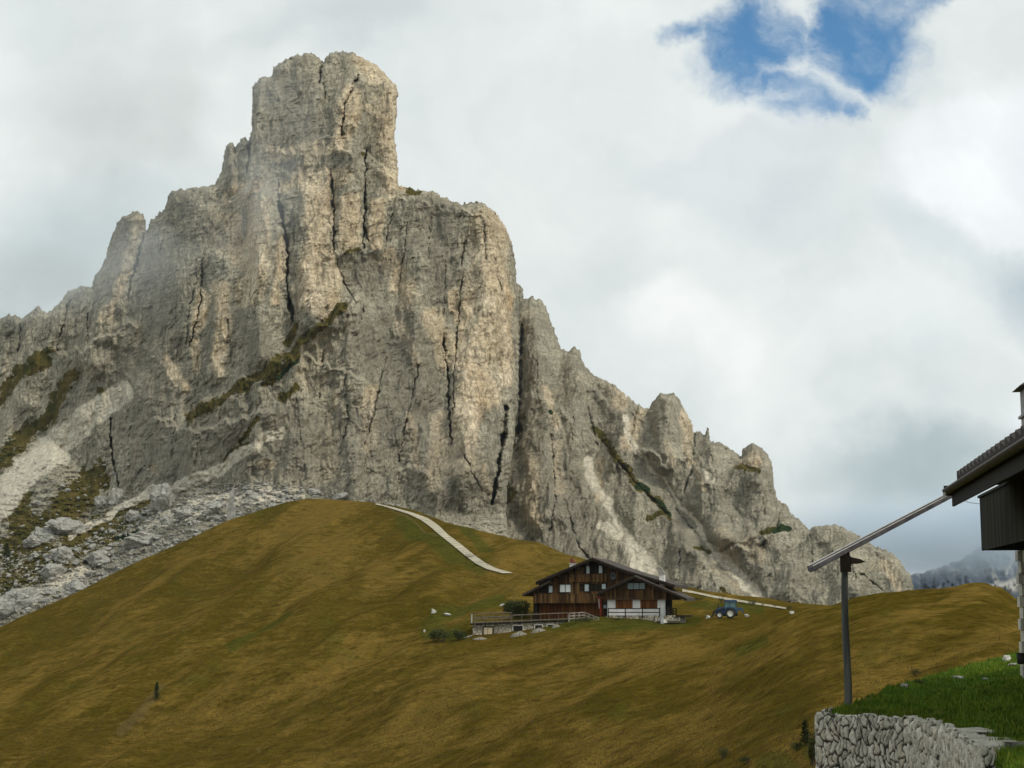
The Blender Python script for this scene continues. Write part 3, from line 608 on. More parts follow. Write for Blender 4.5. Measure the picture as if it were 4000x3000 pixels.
Z_ = Z_ + (fold*.95*sc*(1 - .75*np.exp(-((VVp-np.interp(UU, [p[0] for p in CR], [p[1] for p in CR]))/14)**2)) + .16*fbm(X_/11, Y_/11, 0.0, 3, 521)*np.clip(Y_/60, .1, 1) + .05*fbm(X_/1.6, Y_/1.6, 0.0, 2, 531)*smooth01((220-Y_)/100))*(.15+.85*flatten)
T = np.stack([X_, Y_, Z_], -1)
nr, nc = T.shape[:2]; idx = np.arange(nr*nc).reshape(nr, nc)
F = np.stack([idx[:-1, :-1], idx[:-1, 1:], idx[1:, 1:], idx[1:, :-1]], -1).reshape(-1, 4)
streak = np.clip(.42 + .30*pn(Q/26, UU/200, 0.0, 541) + .22*pn(Q/9, UU/60, 0.0, 542) + .50*pn(Q/90, UU/200, 0.0, 543) , -.3, 1.3)
ridge_line = np.exp(-(dline(UU, VVp, [(1130,1560),(1280,1490),(1420,1430),(1560,1388),(1660,1352)])/9)**2)
streak = streak + .55*ridge_line + .3*np.exp(-(dline(UU, VVp, [(760,1640),(900,1560),(1000,1510),(1080,1480)])/16)**2)
inH = (Y_ > 150)
green = masker([([(870,1130),(930,1160),(1000,1210),(1040,1230)],18),([(940,1320),(1000,1310),(1080,1300)],14),([(930,1345),(980,1375)],26),([(1190,1345),(1260,1338),(1340,1340)],18),([(1000,1140),(1060,1190)],10),([(620,1330),(500,1400)],16),([(1650,1385),(1600,1400)],12),([(1640,1320),(1500,1300)],10),([(1700,1650),(1660,1660)],28),([(1500,1340),(1300,1350)],14),([(1750,1610)],22)])(UU, VVp)
green = np.maximum(green, .45*smooth01((fbm(UU/110, VVp/60, 0.0, 3, 551)-.1)/.5))
dirt = masker([([(350,1490),(300,1550),(260,1580)],9),([(560,1620)],5),([(1150,1573)],6),([(840,1100),(1000,1180)],2)])(UU, VVp)
meadow = np_mesh('grass_hillside', T.reshape(-1, 3), F, MEADOW, attrs={'streak': streak, 'green': green, 'dirt': dirt})
tag(meadow, 'brown autumn grass hillside', None, None, 'structure')
# the wide valley floor under everything, to the horizon
gp = MB(); n = 40
vs = [(0, 0, -60)] + [(r*math.cos(2*math.pi*k/n), r*math.sin(2*math.pi*k/n), z) for r, z in ((300, -55), (1500, -50), (6000, -60), (16000, -60)) for k in range(n)]
fs = [(0, 1+k, 1+(k+1)%n) for k in range(n)] + [(1+j*n+k, 1+(j+1)*n+k, 1+(j+1)*n+(k+1)%n, 1+j*n+(k+1)%n) for j in range(3) for k in range(n)]
gp.add(vs, fs); tag(gp.build('ground', MEADOW, smooth=True), 'valley ground beyond the hills', None, None, 'structure')

def bvh(o):
    me = o.data; n = len(me.vertices); c = np.empty(n*3, np.float32); me.vertices.foreach_get('co', c)
    k = np.empty(len(me.loops), np.int32); me.loops.foreach_get('vertex_index', k); k = k.reshape(-1, 4)
    return BVHTree.FromPolygons(c.reshape(-1, 3).tolist(), k.tolist())
BM = bvh(meadow); BR = bvh(mountain)
def hit(u, v, tree=None, Yd=None):
    d = P(u, v, 1.0).normalized(); r = (tree or BM).ray_cast(Vector((0, 0, 0)) + d*4, d)
    return r[0] if r[0] is not None else P(u, v, Yd or 200)
def ground_z(x, y, tree=None, top=500):
    r = (tree or BM).ray_cast(Vector((x, y, top)), Vector((0, 0, -1))); return r[0].z if r[0] is not None else -2.0

# lawn (near platform on the right)
LU = np.concatenate([np.linspace(1775, 1790, 9)[:-1], np.linspace(1790, 2800, 200)])
def lg(vp, yp): return world(LU, np.interp(LU, [p[0] for p in vp], [p[1] for p in vp]), np.interp(LU, [p[0] for p in yp], [p[1] for p in yp]))
lr = [lg([(1700,2300),(2800,2300)], [(1700,7),(2800,7)]),
      lg([(1700,1900),(1762,1800),(2070,1740),(2165,1700),(2300,1700),(2800,1700)], [(1700,16),(2165,14.5),(2800,13)]),
      lg([(1700,1640),(1760,1562),(1780,1550),(1850,1558),(2040,1566),(2070,1572),(2100,1600),(2165,1630),(2300,1620),(2800,1600)], [(1700,24),(1762,22.4),(2040,21.4),(2070,21),(2100,19.2),(2165,17.2),(2300,17),(2800,16)]),
      lg([(1700,1640),(1760,1552),(1790,1534),(1840,1520),(1880,1502),(1920,1486),(1960,1474),(2000,1462),(2050,1449),(2100,1434),(2150,1420),(2212,1408),(2400,1370),(2800,1300)], [(1700,24.5),(1762,22.8),(1840,24.5),(1900,27),(2000,31),(2100,34),(2212,36),(2800,36)])]
fr_ = smooth01((LU-2135)/40)[:, None]
lr[1] = (lr[2] + np.array([0, -.02, -1.2]))*(1-fr_) + lr[1]*fr_
lr[0] = (lr[2] + np.array([0, -.04, -4.2]))*(1-fr_) + lr[0]*fr_
for dy_, dz_ in ((6, -3.2), (8, -8)):
    q_ = lr[-1].copy(); f_ = (q_[:, 1:2]+dy_)/q_[:, 1:2]; q_[:, 0:2] *= f_; q_[:, 2] += dz_; lr.append(q_)
rws = [lr[0]]
for a_, b_, n in zip(lr[:-1], lr[1:], (8, 24, 90, 10, 6)):
    for k in range(1, n+1): rws.append(a_*(1-k/n) + b_*k/n)
L = np.stack(rws); L[..., 2] += .05*fbm(L[..., 0]/.8, L[..., 1]/.8, 0.0, 3, 601) + .02*fbm(L[..., 0]*4, L[..., 1]*4, 0.0, 2, 611)
nr, nc = L.shape[:2]; idx = np.arange(nr*nc).reshape(nr, nc)
LF = np.stack([idx[:-1, :-1], idx[:-1, 1:], idx[1:, 1:], idx[1:, :-1]], -1).reshape(-1, 4)
lx = CX + FD*L[..., 0]/(L[..., 1]*cpn + L[..., 2]*spn); lv = CY - FD*(L[..., 2]*cpn - L[..., 1]*spn)/(L[..., 1]*cpn + L[..., 2]*spn)
brown = masker([([(1830,1540),(1950,1548),(2050,1545)],14),([(2150,1575),(2212,1560)],20),([(1900,1500),(1850,1520)],5)])(lx, lv)
lawn = np_mesh('lawn', L.reshape(-1, 3), LF, LAWN, attrs={'brown': brown})
tag(lawn, 'green turf bank above the stone retaining wall', None, None, 'structure')
BL = bvh(lawn)

# grass blades on the lawn and dry tufts on the nearest slope
def blades(name, tree, spots, m, hmin, hmax, wd, label):
    vs = []; fs = []
    for (x, y, z, s) in spots:
        an = random.uniform(0, 6.28); h = random.uniform(hmin, hmax)*s; lean = random.uniform(.1, .6)*h; la = random.uniform(0, 6.28)
        dx, dy = math.cos(an)*wd*s, math.sin(an)*wd*s; k = len(vs)
        vs += [(x-dx, y-dy, z-.03), (x+dx, y+dy, z-.03), (x+math.cos(la)*lean, y+math.sin(la)*lean, z+h)]; fs.append((k, k+1, k+2))
    return tag(np_mesh(name, vs, fs, m, smooth=False), label, 'grass', None, 'stuff')
def lawn_spots(n, vmin=1400):
    out = []
    for _ in range(n*3):
        if len(out) >= n: break
        u = random.uniform(1765, 2250); v = random.uniform(1400, 1700)
        d = P(u, v, 1).normalized(); r = BL.ray_cast(d*4, d)
        if r[0] is not None: out.append((r[0].x, r[0].y, r[0].z, random.uniform(.6, 1.3)))
    return out
ls = lawn_spots(42000)
blades('turf_grass', BL, ls[:36000], GRASSB, .025, .07, .012, 'short green grass blades covering the bank above the retaining wall')
blades('dry_turf_grass', BL, ls[36000:], GRASSY, .025, .07, .011, 'yellow green grass blades scattered through the green bank')
ds = []
for _ in range(46000):
    u = random.uniform(-20, 2230); v = random.triangular(1330, 1680, 1640); h_ = hit(u, v)
    if h_.y < 190: ds.append((h_.x, h_.y, h_.z, .6 + h_.y/110*1.1))
blades('dry_hill_grass', BM, ds, DRYH, .03, .07, .022, 'dry tufted grass over the nearer hillside')

# ------------------------------------------------------------------ rocks
def rock_mb(size, flat=.7, seed=0, sub=3, elong=1.0, rough=.28):
    rs = np.random.RandomState(seed); t_ = (1+5**.5)/2
    v = np.array([(-1,t_,0),(1,t_,0),(-1,-t_,0),(1,-t_,0),(0,-1,t_),(0,1,t_),(0,-1,-t_),(0,1,-t_),(t_,0,-1),(t_,0,1),(-t_,0,-1),(-t_,0,1)], float); v /= np.linalg.norm(v[0])
    f = [(0,11,5),(0,5,1),(0,1,7),(0,7,10),(0,10,11),(1,5,9),(5,11,4),(11,10,2),(10,7,6),(7,1,8),(3,9,4),(3,4,2),(3,2,6),(3,6,8),(3,8,9),(4,9,5),(2,4,11),(6,2,10),(8,6,7),(9,8,1)]
    v = v.tolist()
    for _ in range(sub):
        cache = {}; nf = []
        def mid(a, b):
            k = (min(a, b), max(a, b))
            if k not in cache:
                m_ = np.array(v[a]) + np.array(v[b]); m_ /= np.linalg.norm(m_); v.append(m_.tolist()); cache[k] = len(v)-1
            return cache[k]
        for a, b, c in f:
            x, y, z = mid(a, b), mid(b, c), mid(c, a); nf += [(a, x, z), (b, y, x), (c, z, y), (x, y, z)]
        f = nf
    v = np.array(v)
    for _ in range(16):      # planar cuts
        n_ = rs.normal(size=3); n_ /= np.linalg.norm(n_); d = rs.uniform(.52, .82); s = v@n_ - d; v = v - np.clip(s, 0, None)[:, None]*n_
    nz = fbm(v[:, 0]*1.6+seed*3.1, v[:, 1]*1.6, v[:, 2]*1.6+.001, 4, seed % 50, .55); v = v*(1 + rough*nz)[:, None]
    v = v*np.array([size*elong, size*.9, size*flat]); return v, np.array(f)
rsv = [rock_mb(1, .75, 100+i, 2, 1.0+.25*(i % 3)) for i in range(9)]
rsl = [rock_mb(1, .75, 100+i, 1, 1.0+.25*(i % 3)) for i in range(9)]
def scatter(name, items, m, label, cat, tiny=False):
    V_, F_ = [], []; k = 0; src = rsl if tiny else rsv
    for (p, s) in items:
        v, f = src[random.randrange(9)]; a = random.uniform(0, 6.28); ca, sa = math.cos(a), math.sin(a)
        q = v*s*np.array([random.uniform(.8, 1.3), random.uniform(.8, 1.2), random.uniform(.6, 1.1)])
        q = np.stack([q[:, 0]*ca-q[:, 1]*sa, q[:, 0]*sa+q[:, 1]*ca, q[:, 2]], 1) + np.array(p); V_.append(q); F_.append(f+k); k += len(q)
    return tag(np_mesh(name, np.concatenate(V_), np.concatenate(F_), m, smooth=False), label, cat, None, 'stuff')
def one_rock(u, v, du, dv, label, tree=None, m=None, seed=None, flat=None, group=None, name='boulder', sink=.3, Yd=None):
    p = hit(u, v + dv*.3, tree, Yd); pxm = p.y/FD; s = du*pxm/2
    fl = dv*pxm/2/s if s > 0 else .7
    vv, ff = rock_mb(1, 1, seed or int(u*7+v) % 997, 3, 1.0)
    sq = np.array([s*1.12, s*.9, s*fl*1.15]); vv = vv*sq
    o = np_mesh(name, vv, ff, m or BOULDER, smooth=False)
    o.location = p + Vector((0, s*.25, s*fl*(1-sink)-.15*s*fl)); o.rotation_euler = (0, 0, random.uniform(-.5, .5)); return tag(o, label, 'boulder' if name == 'boulder' else 'rock', group or ('large boulders below the cliff' if name == 'boulder' else 'stones lying in the grass'))
FIELD = [(-30,1350),(-30,1175),(60,1190),(150,1185),(200,1150),(290,1105),(330,1085),(400,1070),(460,1045),(560,1040),(660,1050),(760,1075),(860,1085),(860,1100),(680,1080),(560,1100),(430,1155),(250,1240),(120,1300)]
FU = np.array([p for p in [(random.uniform(-30, 870), random.uniform(1030, 1350)) for _ in range(9000)]])
ins = sdf(FU[:, 0], FU[:, 1], FIELD) > 0
sp = FU[ins]; items = []; tinys = []
for i, (u, v) in enumerate(sp[:3600]):
    p = hit(u, v, BR, 640)
    s = .42/(random.random()**.6+.10)
    if p.y > 520: (items if s > .9 else tinys).append((p - Vector((0, 0, s*.15)), min(s, 3.4)))
G2 = [(random.uniform(-20, 330), random.uniform(990, 1190)) for _ in range(420)]
for u, v in G2:
    p = hit(u, v, BR, 700); s = .25+random.random()**4*1.2
    if p.y > 520: tinys.append((p, s))
scatter('boulder_field', items, BOULDER, 'uncountable pale boulders at the foot of the cliff left of the meadow crest', 'boulders')
scatter('scree', tinys, BOULDER, 'small grey stones strewn between the boulders below the cliff', 'stones', True)
for (u, v, du, dv, lb, fl) in [
    (250,1075,46,42,'grey rounded block at the cliff foot, right of the overhanging slab', 0),
    (222,1088,42,30,'flat topped overhanging slab with dark shade beneath it, left of the rounded block', 0),
    (352,1085,66,74,'largest boulder, tan streaked face, at the head of the boulder field', 0),
    (285,1118,60,36,'grey pointed boulder just below the thin pale scree line', 0),
    (300,1165,105,44,'wide lichen covered boulder touching the meadow edge', 0),
    (140,1140,92,50,'tilted smooth grey slab in the upper left of the boulder field', 0),
    (80,1165,62,46,'pale layered boulder right of the little dark pine', 0),
    (130,1200,54,42,'boulder with a black shadow on its right side in the middle of the field', 0),
    (210,1210,64,40,'low boulder between the black shadowed boulder and the meadow', 0),
    (110,1235,70,40,'broken grey boulder below the middle of the field', 0),
    (38,1300,90,66,'big mossy boulder at the lower left edge of the photo', 0),
    (160,1270,56,36,'light grey boulder against the meadow edge, above the lower left corner', 0),
    (400,1110,60,34,'smooth boulder above the lichen covered one', 0),
    (470,1095,48,26,'pale flat boulder left of the stone pillar', 0)]:
    one_rock(u, v, du, dv, lb, BR, Yd=640)
for (u, v, du, dv, lb) in [
    (936,1322,11,10,'white stone furthest left on the green patch beside the house'),
    (966,1328,15,7,'long white stone between two others left of the terrace'),
    (917,1364,5,8,'small upright white stone lowest on the slope left of the terrace'),
    (1085,1307,9,6,'white stone on the bank left of the house roof'),
    (1201,1345,6,5,'pale stone in the grass below the wooden step railing'),
    (1434,1345,18,11,'white rock at the foot of the tall grey post'),
    (1530,1334,12,8,'pale rock in front of the tractor bucket'),
    (1613,1331,14,6,'flat pale rock behind the tractor'),
    (1711,1324,12,8,'pale rock on the saddle at the edge of the right hill')]:
    one_rock(u, v, du, dv, lb, BM, PALE, name='rock', sink=.1)
for (u, v, du, dv, lb) in [
    (1954,1482,22,10,'grey flat stone at the left rim of the green bank'),
    (2071,1464,26,8,'long low stone in the green bank'),
    (2128,1466,16,6,'small flat stone in the grass right of the long low one'),
    (2176,1424,22,14,'pale stone heaped beside the dark tub'),
    (2188,1436,26,8,'flat stone slab below the dark tub')]:
    one_rock(u, v, du, dv, lb, BL, PALE if 'pale' in lb else BOULDER, name='rock', sink=.25)

# ------------------------------------------------------------------ vegetation
def pine(loc, h, label, group=None, lean=0.0, wide=.36, name='dwarf_pine', dens=1.0):
    t = thing(name, label, 'tree' if 'pine' in name else 'bush', loc, random.uniform(0, 6), group or 'small pines')
    tr = MB().tube([(0, 0, -.15*h), (0.01*h, 0, .5*h), (lean*h, 0, .95*h)], [.05*h, .03*h, .008*h], 6); tr.build('trunk', BARK, t, True)
    c = MB(); nb = int(26*dens)
    for k in range(nb):
        z = .10 + .86*(k/nb); r = wide*(1-z)**.8*random.uniform(.55, 1.1) + .03
        for j in range(4):
            an = k*2.4 + j*1.57 + random.uniform(-.4, .4); e = Vector((math.cos(an)*r, math.sin(an)*r, z + random.uniform(-.03, .09)))
            o_ = Vector((lean*z, 0, z))
            for q in range(9):
                p = o_.lerp(Vector((lean*z, 0, 0)) + e, random.uniform(.25, 1.05))*h; d = Vector((random.uniform(-1, 1), random.uniform(-1, 1), random.uniform(-.2, 1))).normalized()*h*.055
                s_ = d.cross(Vector((random.random(), random.random(), random.random()+.1))).normalized()*h*.022
                c.add([p-s_, p+s_, p+d*1.2], [(0, 1, 2)])
    c.build('crown', PINE, t); return t
def bush(loc, w_, h, label, group=None, m=None, n=900, d_=None, name='shrub'):
    t = thing(name, label, 'bush', loc, 0, group or 'bushes in the grass'); st = MB()
    for k in range(7):
        an = random.uniform(0, 6.28); st.tube([(0, 0, -.1*h), (math.cos(an)*w_*.22, math.sin(an)*w_*.15, h*.45), (math.cos(an)*w_*.36, math.sin(an)*w_*.2, h*.75)], [.02*h+.01, .015*h, .004*h], 5)
    st.build('stem', BARK, t); c = MB(); dd = d_ or w_*.7
    lobes = [(random.uniform(-.34, .34)*w_, random.uniform(-.3, .3)*dd, random.uniform(.25, .62)*h, random.uniform(.16, .3)) for _ in range(9)]
    ls_ = max(w_, h)*.035
    for k in range(n):
        lx_, ly, lz, r = random.choice(lobes); v = Vector((random.gauss(0, 1), random.gauss(0, 1), random.gauss(0, 1))).normalized()*random.uniform(.5, 1.05)
        p = Vector((lx_ + v.x*r*w_, ly + v.y*r*dd, max(.02*h, lz + v.z*r*h))); a = Vector((random.uniform(-1, 1), random.uniform(-1, 1), random.uniform(-.3, 1))).normalized()*ls_*random.uniform(.6, 1.4)
        b = a.cross(Vector((random.random()-.5, random.random()-.5, random.random()-.5))).normalized()*ls_*.5
        c.add([p-b, p+b, p+a*1.3], [(0, 1, 2)])
    c.build('foliage', m or LEAF, t); return t
def on(u, v, tree=None, Yd=None): p = hit(u, v, tree, Yd); return p, p.y/FD
p, k = on(338, 1511); pine(p, 36*k, 'lone dark little pine in the middle of the brown hillside', wide=.26, lean=.06)
p, k = on(14, 1205, BR, 640); pine(p, 32*k, 'small dark pine among the boulders at the left edge of the photo', wide=.34)
p, k = on(1740, 1610); pine(p, 52*k, 'slim young pine left of the stone retaining wall', wide=.26)
p, k = on(1722, 1622); bush(p, 34*k, 26*k, 'dark low bush at the foot of the slim young pine', m=PINE)
p, k = on(1757, 1655); bush(p, 26*k, 90*k, 'tall narrow bush pressed against the left end of the retaining wall', m=LEAF, d_=.4)
p, k = on(1978, 1461); bush(p, 27*k, 21*k, 'round green bush standing on the brown slope above the bank rim', m=PINE, n=700)
p, k = on(1992, 1478, BL); bush(p, 28*k, 15*k, 'low dark green bush on the rim of the green bank', m=PINE, n=500)
p, k = on(2074, 1449); bush(p, 12*k, 17*k, 'small thin bush on the brown slope further right', m=LEAF, n=260)
p, k = on(1562, 1640); bush(p, 34*k, 32*k, 'leafy shrub near the lower edge of the photo, taller of the neighbouring pair', m=LEAF)
p, k = on(1612, 1650); bush(p, 34*k, 20*k, 'low shrub just left of the retaining wall bushes near the lower edge', m=LEAF)
p, k = on(1524, 1646); bush(p, 12*k, 12*k, 'tiny shrub left of the leafy pair near the lower edge', m=LEAF, n=200)
for (u, v, w_, h, lb, mm) in [(1508,1297,22,9,'brown low bush behind the house corner beside the gravel road',LEAF),(1558,1302,17,17,'dark upright bush behind the tractor cab',PINE),(1624,1307,30,13,'wide dark bush in front of the gravel road right of the tractor',PINE),
    (1603,1306,16,7,'small bush touching the wide dark one on its left',PINE),(1648,1309,9,9,'narrow bush right of the wide dark one',LEAF),(1673,1312,13,10,'rounded bush between the narrow one and the end of the road',LEAF),(1706,1317,16,10,'dark bush where the road meets the right hill',PINE),
    (959,1312,8,6,'tiny dark bush above the white stones',PINE),(1190,1347,30,13,'bushy grass clump in front of the wooden step railing',LEAF),(1260,1343,50,10,'long low bushes along the mound below the house terrace',LEAF),(1330,1341,26,8,'low bush below the front fence',LEAF)]:
    p, k = on(u, v); bush(p, w_*k, h*k, lb, m=mm, n=420)
p, k = on(956, 1386); bush(p, 58*k, 34*k, 'large yellow green bush on the bank left of the stone terrace', m=LEAF, n=2600, d_=5)
p, k = on(990, 1383); bush(p, 36*k, 28*k, 'dark tangled bush against the left end of the stone terrace', m=PINE, n=1600, d_=3)
p = P(1122, 1338, 212); bush(p, 4.6, 3.2, 'tall grey green bush covering the bank at the left corner of the house', m=LEAF, n=2600, d_=3)

# ------------------------------------------------------------------ path and road
def ribbon(name, left, right, tree, m, label, lift=.10, sub=6, Yd=300):
    V_ = []; nL = len(left)
    def samp(c, t): 
        i = min(int(t*(nL-1)), nL-2); f_ = t*(nL-1)-i; return (c[i][0]*(1-f_)+c[i+1][0]*f_, c[i][1]*(1-f_)+c[i+1][1]*f_)
    n = (nL-1)*sub
    for k in range(n+1):
        a, b = samp(left, k/n), samp(right, k/n)
        for j in range(5):
            q = j/4; p = hit(a[0]*(1-q)+b[0]*q, a[1]*(1-q)+b[1]*q, tree, Yd); V_.append((p.x, p.y, p.z+lift))
    V_ = np.array(V_).reshape(n+1, 5, 3)
    for _ in range(2): V_[1:-1] = (V_[:-2]+2*V_[1:-1]+V_[2:])/4
    V_[..., 2] += lift*.3
    idx = np.arange((n+1)*5).reshape(n+1, 5); F_ = np.stack([idx[:-1, :-1], idx[:-1, 1:], idx[1:, 1:], idx[1:, :-1]], -1).reshape(-1, 4)
    o = np_mesh(name, V_.reshape(-1, 3), F_, m); tag(o, label, None, None, 'structure'); return V_
PL = [(808,1091),(826,1095.5),(850,1103),(880,1113),(905,1126),(925,1141),(945,1158),(970,1178),(995,1199),(1020,1219),(1045,1232),(1080,1241)]
PR = [(814,1089.5),(834,1093.5),(860,1100),(895,1110),(925,1121),(948,1137),(968,1157),(995,1177),(1022,1199),(1048,1218),(1072,1230),(1108,1240)]
PL = [(a[0]*.78+b[0]*.22, a[1]*.78+b[1]*.22) for a, b in zip(PL, PR)]
pv = ribbon('path', PL, PR, BM, DIRT, 'pale gravel footpath with timber steps', lift=.16, sub=10)
N_ = 52
for k in range(3, N_):
    t_ = k/N_; i = int(t_*(len(pv)-1)); a = Vector(pv[i][0]); b = Vector(pv[i][4])
    lo = MB().bar(a + Vector((0, 0, -.04)), b + Vector((0, 0, -.04)), .12, .15).build('timber_step', SOFTW)
    tag(lo, 'one of the dark timber edgings laid across the pale footpath on the hill', 'step', 'timber edgings across the footpath')
RL = [(1474,1279),(1500,1283),(1547,1293.5),(1607,1303),(1660,1311),(1698,1317)]; RR = [(1474,1273.5),(1500,1278.5),(1547,1288.5),(1607,1298.5),(1660,1307),(1698,1313.5)]
ribbon('road', RL, RR, BM, ROADM, 'pale gravel road behind the tractor', lift=.08, Yd=270)

# stone pillar on the crest
p = P(500, 1113, 418); k = p.y/FD
pil = thing('stone_pillar', 'tall stepped grey stone pillar on the hill crest before the cliff', 'monument', p)
MB().prism([(-8.5*k,-2),(8.5*k,-2),(8.2*k,22*k),(4.8*k,27*k),(-4.8*k,27*k),(-8*k,20*k)], -6*k, 6*k).build('base', BOULDER, pil)
MB().prism([(-4.9*k,27.2*k),(4.9*k,27.2*k),(4.4*k,50*k),(1.5*k,55*k),(-4.3*k,52*k)], -4*k, 4*k).build('shaft', BOULDER, pil)
MB().box(-10.5*k, -8.6*k, -2*k, 2*k, 10*k, 25*k).build('plaque', WHITE, pil, label='white slab on the left side of the pillar')

# ------------------------------------------------------------------ chalet
HT = R(-14)
HO = P(1221, 1339, 206)
house = thing('wooden_chalet', 'dark weathered timber mountain house with two gables and a shingle roof', 'house', HO, HT)
hx = Vector((math.cos(HT), math.sin(HT), 0)); hy = Vector((-math.sin(HT), math.cos(HT), 0))
def hp(u, v, y0=0.0):
    """where the sight line meets the facade plane y = y0, in the house's own axes"""
    d = P(u, v, 1.0); t = ((HO + hy*y0).dot(hy))/d.dot(hy); q = d*t - HO
    return q.dot(hx), q.z
def gable_roof(poly, thick, y0, y1):
    up = list(poly); dn = [(x, z-thick) for x, z in reversed(poly)]
    return up + dn
# main body
X0, _ = hp(1160, 1300); X1, _ = hp(1432, 1300); zb = -1.6
pk = hp(1280, 1211); zl = hp(1175, 1258)[1]; zr = hp(1420, 1262)[1]
zf = hp(1200, 1303)[1]
def wallpoly(pts, y=0): return [hp(u, v, y) for u, v in pts]
MB().prism(wallpoly([(1152,1303),(1292,1303),(1372,1303),(1430,1290),(1430,1262),(1360,1238),(1280,1209),(1180,1252),(1152,1276)]), 0, 10.5).build('upper_wall', OLDWOOD, house)
gx0 = hp(1158, 1320, 1.0)[0]; gx1 = hp(1300, 1320, 1.0)[0]
MB().box(gx0, gx1+4, 1.0, 10.4, zb, zf).build('ground_floor_wall', REDWOOD, house, label='recessed red brown boarded ground floor wall')
MB().box(gx0-.12, gx0+.35, -.02, 1.0, zb, zf).build('corner_post', DARKWOOD, house)
# balcony apron boards projecting along the upper floor
b0 = hp(1155, 1283, -.35); b1 = hp(1152, 1303, -.35); b2 = hp(1291, 1303, -.35)
MB().box(b1[0], b2[0], -.35, -.02, b1[1], b0[1]).build('balcony_apron', OLDWOOD, house, label='weathered boarded balcony front')
a0 = hp(1232, 1240, -.28); a1 = hp(1310, 1257, -.28)
MB().box(a0[0], a1[0], -.28, -.02, a1[1], a0[1]).build('attic_balcony_apron', OLDWOOD, house)
def recess_shade(u0, v0, u1, v1, y=0.0, nm='recess_shade'):
    a = hp(u0, v0, y-.03); b = hp(u1, v1, y-.03); return MB().box(a[0], b[0], y-.03, y+.02, b[1], a[1]).build('loggia_shade_panel', DARKWOOD, house)  # flat dark panel on the wall, standing in for shade inside a recess
recess_shade(1259.5, 1215, 1308.5, 1240); recess_shade(1252.5, 1261, 1310, 1277); recess_shade(1164, 1262, 1193, 1281)
def window(u0, v0, u1, v1, y, pane, panes=1, fm=None, parent=None):
    a = hp(u0, v0, y-.08); b = hp(u1, v1, y-.08); f = .07; w_ = (b[0]-a[0])
    fr = MB(); z0, z1 = b[1], a[1]
    fr.box(a[0]-f, b[0]+f, y-.10, y-.035, z1, z1+f); fr.box(a[0]-f, b[0]+f, y-.13, y-.035, z0-f, z0)
    for i in range(panes+1):
        x = a[0] + w_*i/panes; fr.box(x-f/2, x+f/2, y-.11, y-.035, z0, z1)
    fo = fr.build('window', fm or DARKWOOD, parent or house)
    for i in range(panes): MB().box(a[0]+w_*i/panes+f/2, a[0]+w_*(i+1)/panes-f/2, y-.07, y-.045, z0, z1).build('pane', pane, fo)
window(1266, 1223, 1274, 1239, 0, PANE); window(1293, 1222, 1301.5, 1238, 0, PANE)
window(1185, 1265.5, 1194, 1280, 0, PANE); window(1209, 1263, 1233.5, 1279, 0, PANEW, 2)
window(1262.5, 1262.5, 1272.5, 1277, 0, PANE); window(1299.5, 1261.5, 1309, 1272, 0, PANE)
# main roof
rf = MB(); OV = -1.3
def roofp(pts, th, y0, y1, mb=None):
    pp = [hp(u, v, y0) for u, v in pts]; mb = mb or MB(); return mb.prism(pp + [(x, z-th) for x, z in reversed(pp)], y0, y1)
roofp([(1157,1256),(1280,1204),(1345,1229),(1458,1263)], .42, OV, 11.5, rf)
roof = rf.build('roof', ROOFM, house)
r2 = roofp([(1128,1283),(1190,1252)], .30, OV+.25, 9).build('lower_roof', ROOFM, house, label='lower left edge of the roof stepping down under the main eave')
ft = MB()
for (a, b) in (((1157,1260),(1280,1208)),((1280,1208),(1345,1233)),((1345,1233),(1456,1267))):
    p0 = hp(*a, OV-.04); p1 = hp(*b, OV-.04); ft.bar((p0[0], OV-.04, p0[1]), (p1[0], OV-.04, p1[1]), .05, .26)
ft.build('bargeboard', DARKWOOD, house)
for k in range(6):
    for (a, b) in (((1157,1262),(1280,1212)),((1280,1212),(1458,1268))):
        q = (k+.5)/6; u = a[0]*(1-q)+b[0]*q; v = a[1]*(1-q)+b[1]*q; p0 = hp(u, v, OV); MB().box(p0[0]-.1, p0[0]+.1, OV+.05, 0, p0[1]-.28, p0[1]-.05).build('rafter_end', DARKWOOD, house)
# chimneys
def chimney(u0, u1, v0, v1, y, parent, red):
    a = hp(u0, v0, y); b = hp(u1, v1, y); c = MB().box(a[0], b[0], y, y+1.0, b[1]-.6, a[1]).build('chimney', WHITE, parent)
    MB().box(a[0]-.1, b[0]+.1, y-.1, y+1.1, a[1], a[1]+.1).build('chimney_cap', STONE, c)
    m_ = (a[0]+b[0])/2; MB().prism([(m_-.35, a[1]+.1),(m_+.3, a[1]+.1),(m_+.25, a[1]+.3),(m_-.05, a[1]+.75),(m_-.4, a[1]+.6)], y+.2, y+.8).build('cowl', red, c)
chimney(1230.5, 1243, 1218, 1236, 4.5, roof, simple('dark_red_metal', (.12,.03,.02), (.18,.05,.03), 3))
# wing
YW = -2.3
wx0, wz0 = hp(1301, 1294, YW); wx1, _ = hp(1437, 1294, YW)
MB().prism(wallpoly([(1301,1295),(1438,1295),(1440,1271),(1370,1247),(1302,1278)], YW), YW, 4.2).build('wing_upper_wall', OLDWOOD, house)
lx0 = hp(1312, 1310, YW+.45)[0]; lx1 = hp(1437, 1310, YW+.45)[0]; lz1 = hp(1350, 1295, YW+.45)[1]; lz0 = hp(1350, 1329, YW+.45)[1]; YL = YW+.45
MB().box(lx0, lx1, YL, 4.0, lz0-1.4, lz1).build('wing_lower_wall', WHITE, house, label='white rendered ground floor of the wing')
for (u0, u1) in ((1329.5,1366.5),(1383,1420)):
    a = hp(u0, 1295.5, YL-.05); b = hp(u1, 1315, YL-.05); MB().box(a[0], b[0], YL-.05, YL+.02, b[1], a[1]-.02).build('shutter_panel', REDWOOD, house)
